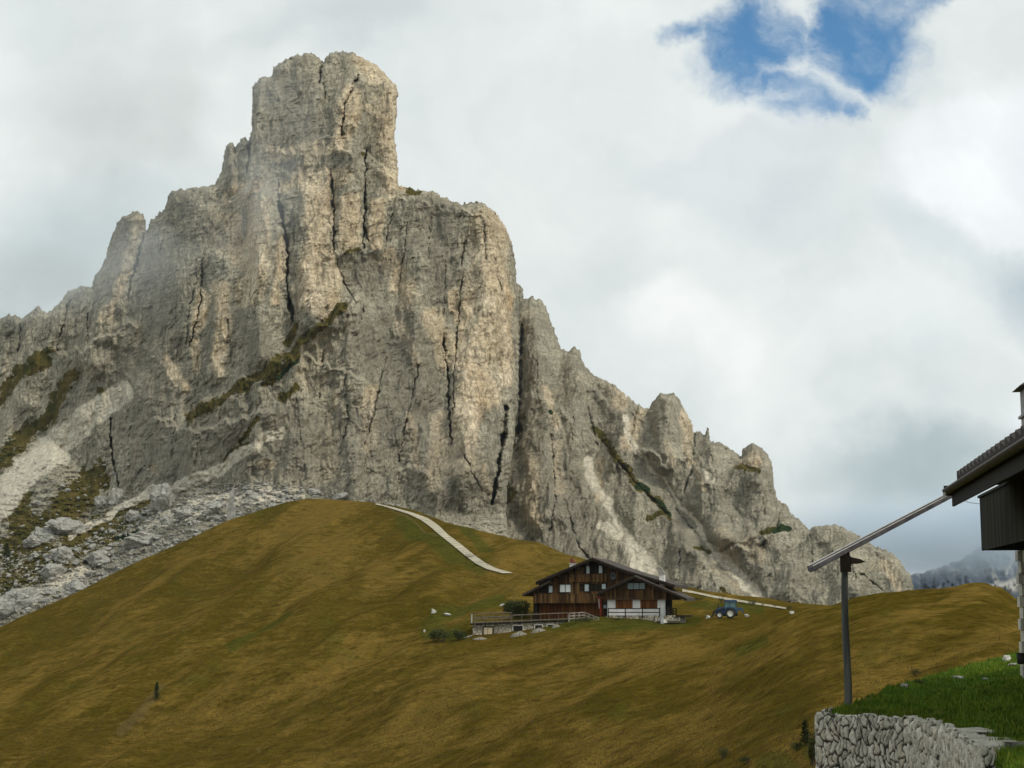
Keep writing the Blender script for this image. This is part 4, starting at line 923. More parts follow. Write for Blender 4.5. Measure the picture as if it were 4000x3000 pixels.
window(1355, 1259.5, 1393.5, 1272.5, YW, PANED, 3)
rc = recess_shade(1354, 1257, 1395, 1274, YW)
a = hp(1300, 1297, YL+1.3); b = hp(1313, 1330, YL+1.3)
dr = MB().box(a[0], b[0], .93, .985, b[1], a[1]).build('door', DARKWOOD, house)
a = hp(1303, 1306, .9); b = hp(1310.5, 1314, .9); MB().box(a[0], b[0], .90, .925, b[1], a[1]).build('door_pane', PANE, dr)
wr = roofp([(1289,1281),(1370,1243),(1483,1292)], .36, YW-1.1, 5.0).build('wing_roof', ROOFM, house)
fb = MB()
for (a, b) in (((1289,1285),(1370,1247)),((1370,1247),(1483,1296))):
    p0 = hp(*a, YW-1.14); p1 = hp(*b, YW-1.14); fb.bar((p0[0], YW-1.14, p0[1]), (p1[0], YW-1.14, p1[1]), .05, .24)
fb.build('wing_bargeboard', DARKWOOD, house)
chimney(1424, 1435, 1240, 1258, -.5, wr, simple('grey_cowl', (.2,.19,.17), (.3,.28,.25), 3))
# right side of the wing: dark jettied side and half timbered ground floor
sx = lx1
sp_ = MB()
for k in range(7):
    y = YL + .25 + k*.85; sp_.box(sx-.02, sx+.09, y, y+.3, lz0, lz1)
sp_.box(sx-.02, sx+.08, YL, 4.0, lz0+1.0, lz0+1.15); sp_.build('side_timber_posts', DARKWOOD, house)
MB().box(sx+.0, sx+1.2, YL+.3, 4.2, lz1-.05, lz1+.7).build('side_balcony', OLDWOOD, house)
# dish
dz = hp(1325, 1244, -.5); d_ = MB(); vs = [(0, 0, 0)]; fs = []
for r_ in (1, 2, 3):
    for k in range(14): an = k*2*math.pi/14; vs.append((math.cos(an)*.17*r_, -.05*r_*r_*.35, math.sin(an)*.2*r_))
fs = [(0, 1+k, 1+(k+1) % 14) for k in range(14)] + [(1+j*14+k, 1+j*14+(k+1) % 14, 1+(j+1)*14+(k+1) % 14, 1+(j+1)*14+k) for j in (0, 1) for k in range(14)]
d_.add([(dz[0]+x*.72, -.45+y, dz[1]+z*.8) for x, y, z in vs], fs)
dob = d_.build('satellite_dish', STEELD, house, True, label='round grey satellite dish'); MB().tube([(dz[0], -.45, dz[1]-.1), (dz[0], 0, dz[1]-.35)], .04, 6).build('dish_arm', STEEL, dob)
# plinth, deck and slab
a = hp(1314, 1329.5, YW-1.6); b = hp(1432, 1331, YW-1.6)
MB().box(a[0]-.3, b[0]+2.6, YW-1.6, YW+.4, a[1]-.9, a[1]).build('terrace_plinth', STONE, house)
sl = MB(); a = hp(1416, 1330, YW-1.7); b = hp(1470, 1342, YW-1.7); 
sl.box(a[0], b[0], YW-1.85, YW-1.62, b[1], a[1]-.05); sl.build('stone_footing', STONE, house)
a = hp(1462, 1329, YW-1); b = hp(1494, 1331, YW-1)
tb = MB().box(a[0], b[0], YW-2.0, YW+.2, a[1]-.18, a[1]).build('side_platform', DARKWOOD, house)
# flag beside the door
fp = P(1297, 1331, 203.6); fl = thing('flag', 'furled red and white flag on a pole beside the house door', 'flag', fp)
k = fp.y/FD
MB().tube([(0, 0, -.3), (-2*k, 0, 42*k)], .05, 6).build('pole', REDC, fl)
MB().prism([(-6*k, 41*k), (-2.5*k, 42*k), (1.5*k, 33*k), (2.5*k, 8*k), (-1*k, 2*k), (-1.5*k, 30*k)], -.12, -.04).build('red_cloth', REDC, fl)
MB().prism([(-4.5*k, 36*k), (-2.4*k, 37*k), (-1.8*k, 18*k), (-3.2*k, 15*k)], -.2, -.13).build('white_cloth', CLOTHW, fl)

# front fence of the terrace
def fence(name, label, pts, h, Y, rails, m, n, parent_h=None, post_w=.12, cat='fence'):
    o = P(pts[0][0], pts[0][1], Y[0]); t = thing(name, label, cat, o)
    q = [P(u, v, y) for (u, v), y in zip(pts, Y)]
    tot = []
    for i in range(len(q)-1):
        m_ = n[i] if hasattr(n, '__len__') else n
        for k in range(m_ + (1 if i == len(q)-2 else 0)): tot.append(q[i].lerp(q[i+1], k/m_))
    for p_ in tot: MB().box(p_.x-o.x-post_w/2, p_.x-o.x+post_w/2, p_.y-o.y-post_w/2, p_.y-o.y+post_w/2, p_.z-o.z-.3, p_.z-o.z+h).build('post', m, t)
    for i in range(len(q)-1):
        for r_ in rails: MB().bar(q[i]-o + Vector((0, -.07, h*r_)), q[i+1]-o + Vector((0, -.07, h*r_)), .06, .12).build('rail', m, t)
    return t
fence('terrace_fence', 'dark timber rail fence in front of the white ground floor of the house', [(1314,1330),(1425,1330)], .98, [200.5, 199], (.42, .92), DARKWOOD, 3)
fence('corner_fence', 'thin dark railing at the right corner of the house terrace', [(1440,1330),(1461,1330)], .98, [198.8, 203], (.3, .6, .92), DARKWOOD, 3)
q = P(1430, 1340, 197.5); ps = thing('grey_post', 'thick pale grey post standing at the right end of the terrace fence', 'post', q); k = q.y/FD
MB().box(-3.2*k, 3.2*k, -.2, .2, -.4, 33*k).build('shaft', PLATE, ps); MB().bar((-3*k, -.05, 3*k), (-16*k, -.05, 16*k-1.1), .12, .16).build('brace', GREYWOOD, ps)
f2 = fence('step_railing', 'pale weathered board railing beside the steps left of the house terrace', [(1229,1341),(1262,1339),(1293,1351)], .98, [197.5, 198, 197], (.25, .6, .95), GREYWOOD, [3, 3], post_w=.14)

# stone terrace building
TO = P(1021, 1381, 200)
tw = thing('stone_terrace', 'low rubble stone outbuilding with a flat terrace roof left of the house', 'building', TO)
q0 = P(1021, 1350, 200)-TO; q1 = P(1229, 1342, 198.6)-TO; dirx = (q1-q0).normalized(); L_ = (q1-q0).length; ang = math.atan2(dirx.y, dirx.x)
tw.rotation_euler = (0, 0, ang)
zt0, zt1 = q0.z, q1.z; Lh = math.hypot(q1.x-q0.x, q1.y-q0.y)
tn = Vector((-math.sin(ang), math.cos(ang), 0)); tx = Vector((math.cos(ang), math.sin(ang), 0))
def tp(u, v, y0=0.0):
    d = P(u, v, 1.0); t = (TO + tn*y0).dot(tn)/d.dot(tn); q = d*t - TO; return q.dot(tx), q.z
xl, xr = tp(1021, 1360)[0], tp(1229, 1345)[0]
MB().prism([(xl, -1.2), (xr, -1.2), (xr, tp(1229, 1342)[1]), (xl, tp(1021, 1350)[1])], 0, 5).build('wall', STONE, tw)
MB().prism([(xl-.3, tp(1021, 1350)[1]+.02), (xr, tp(1229, 1342)[1]+.02), (xr, tp(1229, 1339.5)[1]), (xl-.3, tp(1021, 1347)[1])], -.25, 5.1).build('roof_slab', DARKWOOD, tw, label='thin dark flat roof edge')
for (u0, v0, u1, v1, mm, dk) in ((1045,1355,1064,1371,CREAM,0),(1109,1352,1129,1363,PANED,1),(1156,1350.5,1171,1361,PANED,1),(1183,1349.5,1195,1358,DARKVOID,1)):
    a = tp(u0, v0, -.03); b = tp(u1, v1, -.03)
    f_ = MB(); e = .14
    f_.box(a[0]-e, a[0], -.09, .01, b[1], a[1]); f_.box(b[0], b[0]+e, -.09, .01, b[1], a[1]); f_.box(a[0]-e, b[0]+e, -.10, .01, a[1], a[1]+e)
    wo = f_.build('window', DARKWOOD if not dk else QUOIN, tw); MB().box(a[0], b[0], -.05, .012, b[1], a[1]).build('shutter' if mm is CREAM else 'pane', mm if mm is CREAM else DARKVOID, wo)
for u in (1027, 1053.5, 1076): a = tp(u, 1352, -.3); b = tp(u, 1380, -.3); MB().tube([(a[0], -.3, a[1]+.4), (a[0], -.3, b[1])], .035, 6).build('scaffold_pole', RAILM, tw)
a = tp(1019, 1326, -.25); b = tp(1019, 1346, -.25)
MB().box(a[0]-.08, a[0]+.08, -.3, -.14, b[1], a[1]).build('white_pipe', PLATE, tw, label='pale vertical pipe at the left corner')
# rails on the terrace
fence('terrace_railing', 'thin rusty pipe railing round the flat terrace roof', [(1025,1347),(1105,1344)], 1.25, [199.6, 198.9], (.12, .45, .62, .97), RAILM, 4, post_w=.06, cat='railing')
fence('low_railing', 'low rusty railing along the terrace between the pipe railing and the steps', [(1108,1344),(1226,1339)], .95, [198.9, 198.5], (.15, .93), RAILM, 6, post_w=.05, cat='railing')
# things leaning / lying about
q = P(1003, 1387, 198.5); k = q.y/FD
bo = thing('stacked_boards', 'pale boards leaning at the left corner of the stone outbuilding', 'boards', q)
MB().prism([(-3*k, -1*k), (-1*k, -5*k), (17*k, 3*k), (17*k, 6*k)], -.4, .5).build('board', GREYWOOD, bo); MB().prism([(-6*k, 9*k), (-5*k, 7*k), (17*k, 13*k), (17*k, 15*k)], -.1, .9).build('board', PLATE, bo); MB().prism([(-1*k, 8*k), (-3*k, 2*k), (17*k, 7*k), (17*k, 12*k)], .0, .5).build('tarpaulin', DARKWOOD, bo)
def heap(u, v, w_, h, label, m=None, name='gravel_heap'):
    q, k = on(u, v-2); n_ = 24; vs = [(0, 0, h*k)]; fs = []
    for j in range(1, 6):
        for i in range(n_):
            an = 2*math.pi*i/n_; r_ = w_*k/2*j/5*(1+.12*math.sin(i*2.3+j)); vs.append((math.cos(an)*r_, math.sin(an)*r_*.55, h*k*(1-(j/5)**.9) + .05*math.sin(i*5.1+j*3) - (.4 if j == 5 else 0)))
    fs = [(0, 1+i, 1+(i+1) % n_) for i in range(n_)] + [(1+(j-1)*n_+i, 1+j*n_+i, 1+j*n_+(i+1) % n_, 1+(j-1)*n_+(i+1) % n_) for j in range(1, 5) for i in range(n_)]
    o = MB().add(vs, fs).build(name, m or DIRTG); o.location = q; return tag(o, label, 'gravel heap')
DIRTG = simple('grey_gravel', (.13, .12, .095), (.26, .24, .19), 4, bump=.6, bd=.08)
heap(1038, 1383, 40, 5, 'low grey gravel heap at the left end of the stone outbuilding')
heap(1124, 1374, 44, 9, 'cone of grey gravel in front of the second outbuilding window')
heap(1166, 1366, 40, 8, 'grey gravel heap in front of the third outbuilding window')
heap(1202, 1357, 22, 8, 'small gravel heap by the last dark opening of the outbuilding', None)

# ------------------------------------------------------------------ tractor
q = hit(1577, 1336.5); q.z += .05; k = q.y/FD
tr = thing('tractor', 'blue farm tractor with a cab parked in the grass right of the house', 'tractor', q, R(-8))
zg = 0
MB().prism([(-31*k, 8*k), (-8*k, 8*k), (-8*k, 24*k), (-12*k, 24.5*k), (-26*k, 22*k), (-31*k, 17*k)], -.45, .45).build('hood', BLUE, tr)
MB().box(-30*k, 16*k, -.3, .3, 5*k, 11*k).build('chassis', BLACK, tr)
cb = MB(); cb.prism([(-12*k, 22*k), (17*k, 20*k), (17*k, 12*k), (-8*k, 12*k)], -.75, .75); cabo = cb.build('cab_base', BLUE, tr)
for x in (-10.5, -.5, 13.5):
    for y in (-.75, .69): MB().box((x-.7)*k, (x+.7)*k, y, y+.06, 20*k, 36*k).build('cab_pillar', BLUE, tr)
MB().box(-10*k, 13*k, -.68, .68, 21*k, 35.5*k).build('cab_glass', CABGL, tr)
MB().prism([(-12*k, 35.6*k), (16*k, 35.6*k), (14.5*k, 39*k), (-10*k, 39*k)], -.85, .85).build('cab_roof', BLUE, tr)
MB().prism([(-10*k, 20*k), (-6*k, 24*k), (8*k, 24*k), (14*k, 18*k), (12*k, 18*k), (7*k, 21.5*k), (-5*k, 21.5*k), (-9*k, 18*k)], -1.15, -.76).build('fender', BLUE, tr)
MB().prism([(13*k, 16*k), (17*k, 23*k), (26*k, 22*k), (30*k, 12*k), (27*k, 12*k), (23*k, 18*k), (17*k, 18*k)], -.7, .7).build('rear_hitch', BLUE, tr)
def wheel(x, y, r_, wd, rim):
    w1 = MB(); n_ = 26; prof = [(r_*.62, 0), (r_*.92, 0), (r_, wd*.2), (r_, wd*.8), (r_*.92, wd), (r_*.62, wd)]
    vs = []; fs = []
    for i in range(n_):
        an = 2*math.pi*i/n_
        for j, (rr, yy_) in enumerate(prof):
            rr2 = rr*(1.035 if j in (2, 3) and i % 2 else 1); vs.append((x+math.cos(an)*rr2, y+yy_, r_+math.sin(an)*rr2))
    m_ = len(prof); fs = [(i*m_+j, i*m_+(j+1) % m_, ((i+1) % n_)*m_+(j+1) % m_, ((i+1) % n_)*m_+j) for i in range(n_) for j in range(m_)]
    wo = w1.add(vs, fs).build('wheel', BLACK, tr)
    rm = MB(); vs = [(x, y+wd*.3, r_)] + [(x+math.cos(2*math.pi*i/18)*r_*.62, y+wd*.12, r_+math.sin(2*math.pi*i/18)*r_*.62) for i in range(18)]
    rm.add(vs, [(0, 1+i, 1+(i+1) % 18) for i in range(18)]); rm.build('rim', rim, wo)
wheel(1*k, -1.2, 10.5*k, .45, RIM); wheel(1*k, .75, 10.5*k, .45, RIM); wheel(-22*k, -1.0, 7*k, .3, RIM); wheel(-22*k, .7, 7*k, .3, RIM)
for y in (-.6, .6): ld = MB(); ld.bar((-12*k, y, 20*k), (-32*k, y, 16*k), .12, .16); ld.bar((-32*k, y, 16*k), (-37*k, y, 6*k), .12, .16); ld.build('loader_arm', BLACK, tr)
MB().prism([(-36*k, 14*k), (-34*k, 16*k), (-34.5*k, 5*k), (-42*k, 1*k), (-43*k, 2*k), (-37*k, 6*k)], -.95, .95).build('bucket', BLACK, tr)
MB().tube([(-24*k, -.35, 22*k), (-24*k, -.35, 31*k)], .05, 6).build('exhaust', BLACK, tr)

# ------------------------------------------------------------------ dry stone retaining wall
def wall_mesh():
    a0_ = P(1763, 1539, 22.3); e0_ = P(2125, 1615, 17.4)
    path = [a0_ + Vector((.34, .62, .02)), a0_ + Vector((.02, .08, 0)), P(1768, 1539, 22.25), P(1860, 1543, 21.9), P(1960, 1547, 21.5), P(2032, 1560, 20.4), P(2085, 1590, 18.7), e0_, e0_ + Vector((.12, .05, 0)), e0_ + Vector((.34, .22, 0))]
    zt = -1.62
    seg = [0]
    for a, b in zip(path[:-1], path[1:]): seg.append(seg[-1] + math.hypot(b.x-a.x, b.y-a.y))
    Ls = seg[-1]; H = 2.3; n1 = int(Ls/.0105); n2 = int(H/.013)
    s = np.linspace(0, Ls, n1); X = np.interp(s, seg, [p.x for p in path]); Yp = np.interp(s, seg, [p.y for p in path])
    Zt = np.interp(s, seg, [p.z for p in path])
    kk = np.ones(9)/9; X = np.convolve(np.pad(X, 4, mode='edge'), kk, 'valid'); Yp = np.convolve(np.pad(Yp, 4, mode='edge'), kk, 'valid')
    dx, dy = np.gradient(X), np.gradient(Yp); ln = np.hypot(dx, dy); nx, ny = dy/ln, -dx/ln
    S, Tt = np.meshgrid(s, np.linspace(0, H, n2))
    # elongated upright stones: jittered cells
    cs, ct = .058, .18
    ws = S + .06*fbm(S*4, Tt*4, 0.0, 2, 701); wt = Tt + .06*fbm(S*3, Tt*3, 0.0, 2, 702)
    ci, cj = np.floor(ws/cs).astype(int), np.floor(wt/ct).astype(int); d1 = np.full(S.shape, 9.); d2 = np.full(S.shape, 9.); idn = np.zeros(S.shape)
    for oi in (-1, 0, 1):
        for oj in (-1, 0, 1):
            h = _h((ci+oi).astype(np.int64), (cj+oj).astype(np.int64), np.zeros_like(ci), 71)
            px = (ci+oi + .5 + ((h & np.uint32(255))/255.-.5)*.9); py = (cj+oj + .5 + (((h >> np.uint32(8)) & np.uint32(255))/255.-.5)*.95)
            d = np.hypot(ws/cs-px, wt/ct-py); nid = ((h >> np.uint32(16)) & np.uint32(255))/255.
            upd = d < d1; d2 = np.where(upd, d1, np.minimum(d2, d)); idn = np.where(upd, nid, idn); d1 = np.where(upd, d, d1)
    e = smooth01((d2-d1)/.26); out = e*.04 + (idn-.5)*.02 + .006*fbm(S*22, Tt*22, 0.0, 3, 733)
    out = out - .05*smooth01((.1-Tt)/.1)*(idn > .5)
    Zj = np.interp(S, s, Zt) + .035*(pn(S*9, 0*S, 0.0, 77)) - .03*(np.floor(S*3) % 2) 
    V_ = np.stack([X[None, :]*np.ones_like(S) + nx[None, :]*out, Yp[None, :]*np.ones_like(S) + ny[None, :]*out, Zj - Tt + 0*S], -1)
    # top course and back
    wdt = (.10 + .27*smooth01((s-3.0)/1.6)); wdt = wdt + .13*np.sign(np.sin(s*5.1))*smooth01((s-3.0)/1.0) + .16*smooth01((s-Ls+1.6)/1.4)
    wdt = np.maximum(wdt*smooth01((s-.75)/.25)*smooth01((Ls-.6-s)/.3), .012)
    tops = []
    for q_ in (.12, .3, .5, .7, .88, 1.0):
        x_ = X - nx*wdt*q_; y_ = Yp - ny*wdt*q_; z_ = Zj[0] + .02*pn(x_*14, y_*14, 0.0, 79); tops.append(np.stack([x_, y_, z_], -1))
    tops.append(tops[-1] - np.array([0, 0, H])); tops = tops[::-1]
    A_ = np.concatenate([np.stack(tops), V_]); ids = np.concatenate([np.tile(.25 + .25*pn(s*7, 0*s, 0.0, 88)[None, :], (7, 1)), idn]); ed = np.concatenate([np.full((7, n1), 1.), e])
    nr, nc = A_.shape[:2]; idx = np.arange(nr*nc).reshape(nr, nc); F_ = np.stack([idx[:-1, :-1], idx[1:, :-1], idx[1:, 1:], idx[:-1, 1:]], -1).reshape(-1, 4)
    # end caps
    caps = []
    for col in (0, nc-1):
        for r_ in range(7, nr-1):
            pass
    V2 = A_.reshape(-1, 3)
    ex = MB()
    m, t = mat('dry_stone'); g = geo(t); nz = t.noise(g, 16, 5, .7)
    c = t.mix(attr(t, 'sid'), c4(.34, .33, .27), c4(.66, .63, .54)); c = t.mix(t.rng(attr(t, 'sid'), .78, .95, 0, .5), c, c4(.30, .24, .16))
    k_ = t.rng(nz, .3, .7, .7, 1.25, False); c = t.mix(1.0, c, t.n('ShaderNodeCombineColor', {0: k_, 1: k_, 2: k_}).outputs[0], 'MULTIPLY')
    c = t.mix(t.rng(attr(t, 'sed'), .08, .85), c4(.05, .047, .042), c); finish(t, c, .95, nz, .6, .02, spec=.1)
    o = np_mesh('retaining_wall', V2, F_, m, attrs={'sid': ids, 'sed': ed})
    tag(o, 'dry stone retaining wall of upright pale stones holding the green bank', 'wall')
wall_mesh()

# ------------------------------------------------------------------ support pole and wooden gutter
pb = hit(1831, 1524, BL); py_ = pb.y
pole = thing('support_pole', 'weathered timber pole standing on the bank and carrying the wooden gutter', 'post', pb)
pt = P(1824, 1206, py_) - pb; kk = py_/FD
n_ = 12; mbp = MB().tube([Vector((pt.x*t_ + .012*math.sin(t_*7), pt.y*t_, -.3 + (pt.z+.3)*t_)) for t_ in [i/14 for i in range(15)]], [.060 - .010*i/14 for i in range(15)], 14); mbp.build('shaft', POLE, pole, True)
top = Vector((pt.x, pt.y, pt.z))
MB().prism([(top.x-.02, top.z+.02), (top.x+.10, top.z+.015), (top.x+.22, top.z-.01), (top.x+.31, top.z-.055), (top.x+.20, top.z-.085), (top.x+.08, top.z-.08), (top.x-.02, top.z-.06)], top.y-.06, top.y+.05).build('bracket', DARKWOOD, pole)
MB().box(top.x-.085, top.x+.075, top.y-.11, top.y-.078, top.z-.21, top.z+.03).build('cleat', DARKWOOD, pole)
MB().box(top.x-.03, top.x+.07, top.y-.07, top.y+.05, top.z+.0, top.z+.09).build('cradle', DARKWOOD, pole)
# gutter: hollowed trough from the eave corner down past the pole
g0 = P(2056, 1069, 28.0); gm = P(1826, 1189.5, py_-.02); g1 = g0 + (gm-g0)*1.0
g1 = P(1751, 1229, py_-1.35)
gut = thing('wooden_gutter', 'long wooden trough gutter sloping down from the roof corner over the pole', 'gutter', g1)
def trough(a, b, w_, th, mb):
    d = (b-a).normalized(); sd_ = d.cross(Vector((0, 0, 1))).normalized(); up = sd_.cross(d).normalized()
    prof = [(-w_/2, w_*.42), (-w_*.40, -w_*.28), (-w_*.18, -w_*.48), (w_*.18, -w_*.48), (w_*.40, -w_*.28), (w_/2, w_*.42), (w_/2-th, w_*.42), (w_*.40-th, -w_*.18), (0, -w_*.33), (-w_*.40+th, -w_*.18), (-w_/2+th, w_*.42)]
    n_ = len(prof); st = 16; vs = []
    for i in range(st+1):
        c = a.lerp(b, i/st)
        vs += [c + sd_*x + up*z for x, z in prof]
    fs = [(i*n_+j, i*n_+(j+1) % n_, (i+1)*n_+(j+1) % n_, (i+1)*n_+j) for i in range(st) for j in range(n_)]
    fs += [tuple(range(n_)), tuple(st*n_+j for j in reversed(range(n_)))]
    mb.add(vs, fs); return sd_, up
gmb = MB(); sd_, up_ = trough(Vector((0, 0, 0)), gm-g1, .098, .018, gmb); trough(gm-g1, g0-g1, .098, .018, gmb); gmb.build('trough', CHUTE, gut)
em = MB()
for a, b in ((Vector((0, 0, 0)), gm-g1), (gm-g1, g0-g1)):
    for sg in (-1, 1): em.bar(a + sd_*sg*.041 + up_*.045, b + sd_*sg*.041 + up_*.045, .012, .008)  # thin pale strips along both upper edges
em.build('rim', CHUTETOP, gut, label='pale upper edges')

# ------------------------------------------------------------------ farm building on the right
AX = .164                                   # its long side runs along (AX, 1)
BO = Vector((9.06, 28.0, 0)); bang = math.atan2(-AX, 1)
fbd = thing('alpine_farm_building', 'dark timber and stone building with a balcony and tiled roof at the right edge', 'building', BO, bang)
# local: x = away from the eave side (to the right), y = along the long side, away from the camera
lx_ = Vector((math.cos(bang), math.sin(bang), 0)); ly_ = Vector((-math.sin(bang), math.cos(bang), 0))
def bp(u, v, x0):
    """hit of the sight line with the local plane x = x0 -> (y, z)"""
    d = P(u, v, 1.0); t = (BO + lx_*x0).dot(lx_)/d.dot(lx_); q = d*t - BO; return q.dot(ly_), q.z
NEAR = -13.0
z_base = -1.9
MB().box(0, 7, NEAR, 0, z_base, 3.0).build('stone_wall', STONE, fbd)
qn = MB()
for j in range(15):
    z1 = z_base + j*.2; e = .03 if j % 2 else .0; qn.box(-.045-e, .3, -.34+(.1 if j % 2 else 0), .05+e*.5, z1+.006, z1+.194)
qn.build('quoins', QUOIN, fbd, label='pale corner stones')
XB = -.72
yF, zbt = bp(2113, 1078, XB); _, zbb = bp(2123.5, 1189, XB)
yF = bp(2118, 1130, XB)[0]
MB().box(XB, XB+.05, NEAR, yF, zbb, zbt).build('balcony_front', BALC, fbd, label='dark vertical boarded balcony parapet')
MB().box(XB-.03, XB+.09, NEAR, yF+.03, zbt+.004, zbt+.045).build('handrail', SOFFIT, fbd)
MB().box(XB+.06, -.01, NEAR, yF-.03, zbb+.05, zbb+.12).build('balcony_floor', SOFFIT, fbd)
MB().box(XB+.055, -.01, yF-.028, yF-.003, zbb+.004, zbb+.45).build('balcony_end', BALC, fbd)
MB().box(XB+.01, XB+.04, yF+.004, yF+.022, zbb, zbt).build('corner_trim', CHUTETOP, fbd)
for k_ in range(1, 9):
    y = yF - .1 - k_*.75; MB().box(XB+.1, 0, y, y+.12, zbb-.015, zbb+.045).build('corbel', SOFFIT, fbd)
# roof: eave line parallel to the long side
XE = -1.55
yE, zE = bp(2058, 1056, XE)
SL = math.tan(R(24))
def rz(x, z0): return z0 + (x-XE)*SL
rfb = MB(); th = .16
zr0 = zE + .03
yEnd = yE + .12
prof = [(XE, zr0), (3.6, rz(3.6, zr0)), (8.6, rz(3.6, zr0)-(5.0)*SL), (8.6, rz(3.6, zr0)-(5.0)*SL-th), (3.6, rz(3.6, zr0)-th*1.3), (XE, zr0-th)]
rdeck = rfb.prism(prof, NEAR, yEnd).build('roof', SOFFIT, fbd)
# tiles: overlapping courses seen edge on along the eave
tl = MB(); y = yEnd - .55; i = 0
while y > NEAR+.4:
    z0 = zr0 + .02; x0 = XE + .02
    for c_ in range(4):
        xx = x0 + c_*.36; zc = rz(xx, zr0) + .05
        tl.add([(xx, y, zc), (xx+.42, y, zc+.42*SL), (xx+.42, y-.40, zc+.42*SL), (xx, y-.40, zc),
                (xx, y, zc+.155), (xx+.42, y, zc+.42*SL+.14), (xx+.42, y-.40, zc+.42*SL+.045), (xx, y-.40, zc+.05)], [(0,1,2,3),(4,7,6,5),(0,4,5,1),(1,5,6,2),(2,6,7,3),(3,7,4,0)])
    y -= .42
tl.build('roof_tiles', TILE, rdeck)
MB().box(XE+1.6, 3.4, NEAR, yEnd-.3, 0, .01)
gt = MB(); n_ = 10; vs = []; 
for yv in (NEAR, yEnd+.05):
    for j in range(n_+1): an = math.pi + math.pi*j/n_; vs.append((XE-.07+math.cos(an)*.075, yv, zr0-.03+math.sin(an)*.085))
    for j in range(n_, -1, -1): an = math.pi + math.pi*j/n_; vs.append((XE-.07+math.cos(an)*.062, yv, zr0-.03+math.sin(an)*.070))
m_ = 2*(n_+1); gt.add(vs, [(j, (j+1) % m_, m_+(j+1) % m_, m_+j) for j in range(m_)]); gt.build('eave_gutter', COPPER, fbd, True)
MB().box(XE-.005, XE+.03, NEAR, yEnd, zr0-.30, zr0-th).build('fascia', SOFFIT, fbd)
_, zpu = bp(2084, 1081, -.93)
MB().box(-1.0, -.86, NEAR, yEnd-.2, zpu, zr0+.20).build('eave_beam', SOFFIT, fbd)
y = yEnd - .3
while y > NEAR: MB().bar((XE+.03, y, zr0-.21), (0, y, zr0-.21+(-XE)*SL), .10, .10).build('rafter', SOFFIT, fbd); y -= .8
for k_ in range(3):
    MB().bar((XE-.15, yEnd-.2-k_*.09, zr0-.10), (XE-.15, yEnd-.2-k_*.09, zr0-.19), .02, .02).build('gutter_hook', CHUTETOP, fbd)
MB().box(XE-.12, XE+.30, yEnd+.003, yEnd+.04, zr0-.13, zr0+.03).build('verge_board', SOFFIT, fbd)
# chimney
cy_, cz_ = bp(2207.5, 900, .55)
cz0 = rz(.55, zr0); 
xc = .55
def cpt(u, v, x0): return bp(u, v, x0)
c0_, z941 = cpt(2207.5, 941, xc); _, z902 = cpt(2207.5, 902, xc); _, z845 = cpt(2207.5, 843, xc); _, z830 = cpt(2200, 830, xc)
ch = MB().box(xc, xc+.9, c0_-.9, c0_, cz0-.5, z845).build('chimney', STEEL, fbd, label='tall pale metal clad chimney')
MB().box(xc-.05, xc+.95, c0_-.95, c0_+.05, z902-.02, z902+.03).build('chimney_band', STEEL, ch)
MB().add([(xc-.14, c0_+.12, z845+.01), (xc+1.04, c0_+.12, z845+.01), (xc+1.04, c0_-1.02, z845+.01), (xc-.14, c0_-1.02, z845+.01), (xc+.45, c0_-.45, z845+.42)], [(3,2,1,0),(0,1,4),(1,2,4),(2,3,4),(3,0,4)]).build('chimney_cap', COPPER, ch)
# tub by the corner
q = P(2206, 1428, 27.2); k = q.y/FD
tb = thing('black_tub', 'dark round rubber tub at the foot of the building corner', 'tub', q)
MB().tube([(0, 0, -.05), (0, 0, 16*k), ], [8*k, 9.5*k], 16).build('wall', BLACK, tb, True)
MB().tube([(0, 0, 15*k), (0, 0, 17*k)], [10.2*k, 10.2*k], 16).build('rim', BLACK, tb)
# wire under the eave
a = P(2085, 1083, 28.0); b = P(2115, 1088, 27.9)
wi = MB().tube([a, a.lerp(b, .5)-Vector((0, 0, .01)), b], .006, 5).build('cable', STEEL); tag(wi, 'thin cable from the roof corner to the balcony', 'cable')

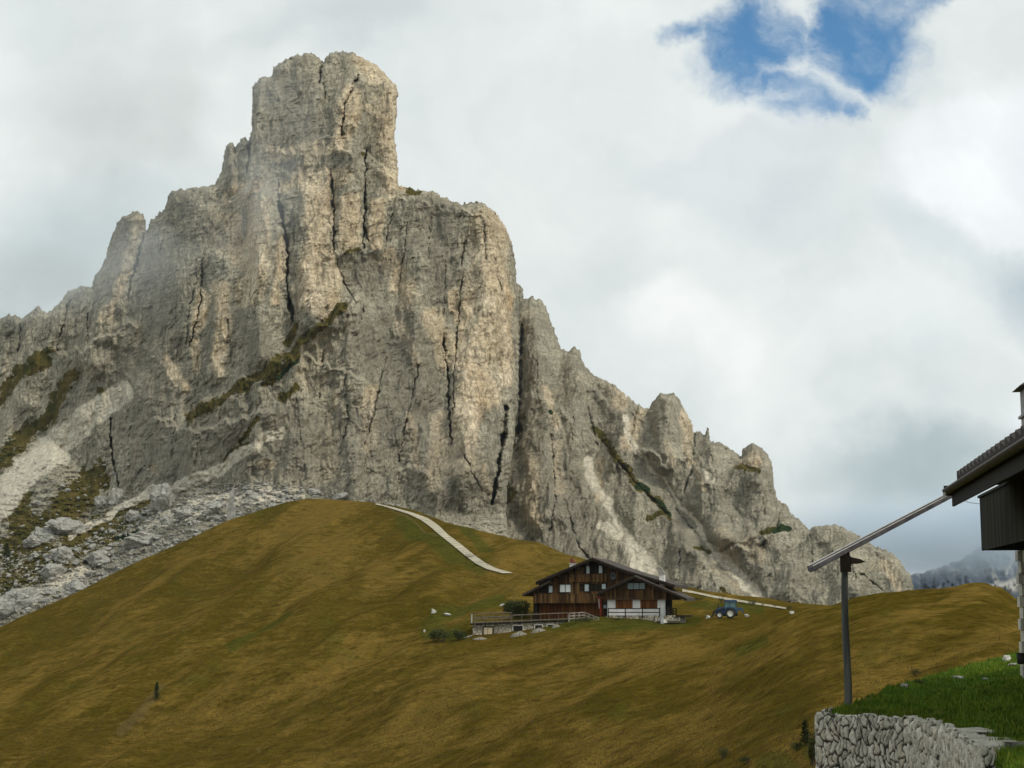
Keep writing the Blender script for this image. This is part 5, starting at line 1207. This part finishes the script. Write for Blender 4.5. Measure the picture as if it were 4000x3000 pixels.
# ------------------------------------------------------------------ air
hm = bpy.data.materials.new('haze'); hm.use_nodes = True; t = NT(hm.node_tree)
pv_ = t.n('ShaderNodeVolumePrincipled', {'Color': c4(.78, .90, 1.0), 'Density': 0.00003, 'Anisotropy': .2})
t.n('ShaderNodeOutputMaterial', {'Volume': pv_.outputs[0]})
hz = MB().box(-2600, 2600, -200, 3400, -64, 420).build('haze', hm); tag(hz, 'thin mountain haze', 'haze', None, 'stuff')

def cloud(name, label, c, rad, dens, nscale, thr, seed=0, col=(.90, .96, 1, 1)):
    m = bpy.data.materials.new(name+'_vapour'); m.use_nodes = True; t = NT(m.node_tree); g = geo(t)
    n = t.noise(t.n('ShaderNodeVectorMath', {0: g, 1: (seed, seed, 0)}, operation='ADD').outputs[0], nscale, 4, .55)
    q = t.n('ShaderNodeVectorMath', {0: g, 1: (1/rad[0], 1/rad[1], 1/rad[2])}, operation='MULTIPLY').outputs[0]
    l = t.n('ShaderNodeVectorMath', {0: q}, operation='LENGTH').outputs['Value']
    f = t.math('MULTIPLY', t.rng(l, .35, .98, 1, 0), t.rng(n, thr, thr+.22, 0.05, 1))
    v = t.n('ShaderNodeVolumePrincipled', {'Color': col, 'Density': t.math('MULTIPLY', f, dens), 'Anisotropy': .1})
    t.n('ShaderNodeOutputMaterial', {'Volume': v.outputs[0]})
    vv, ff = rock_mb(1, 1, 1, 2, 1, 0); vv = vv/np.linalg.norm(vv, axis=1)[:, None]*np.array(rad)
    o = np_mesh(name, vv, ff, m); o.location = c; return tag(o, label, 'cloud', None, 'stuff')
c = P(2120, 1150, 1900); cloud('cloud', 'grey cloud bank hiding the top of the distant blue mountain', c, (330, 120, 66), .018, .012, .30, 0, (.75, .87, 1, 1))
c = P(330, 300, 640); cloud('cloud', 'drifting mist over the left shoulder of the limestone tower', c, (88, 38, 92), .018, .018, .40, 50)
c = P(60, 610, 690); cloud('cloud', 'low mist lying on the ridge at the left edge of the photo', c, (48, 30, 26), .02, .03, .36, 20)
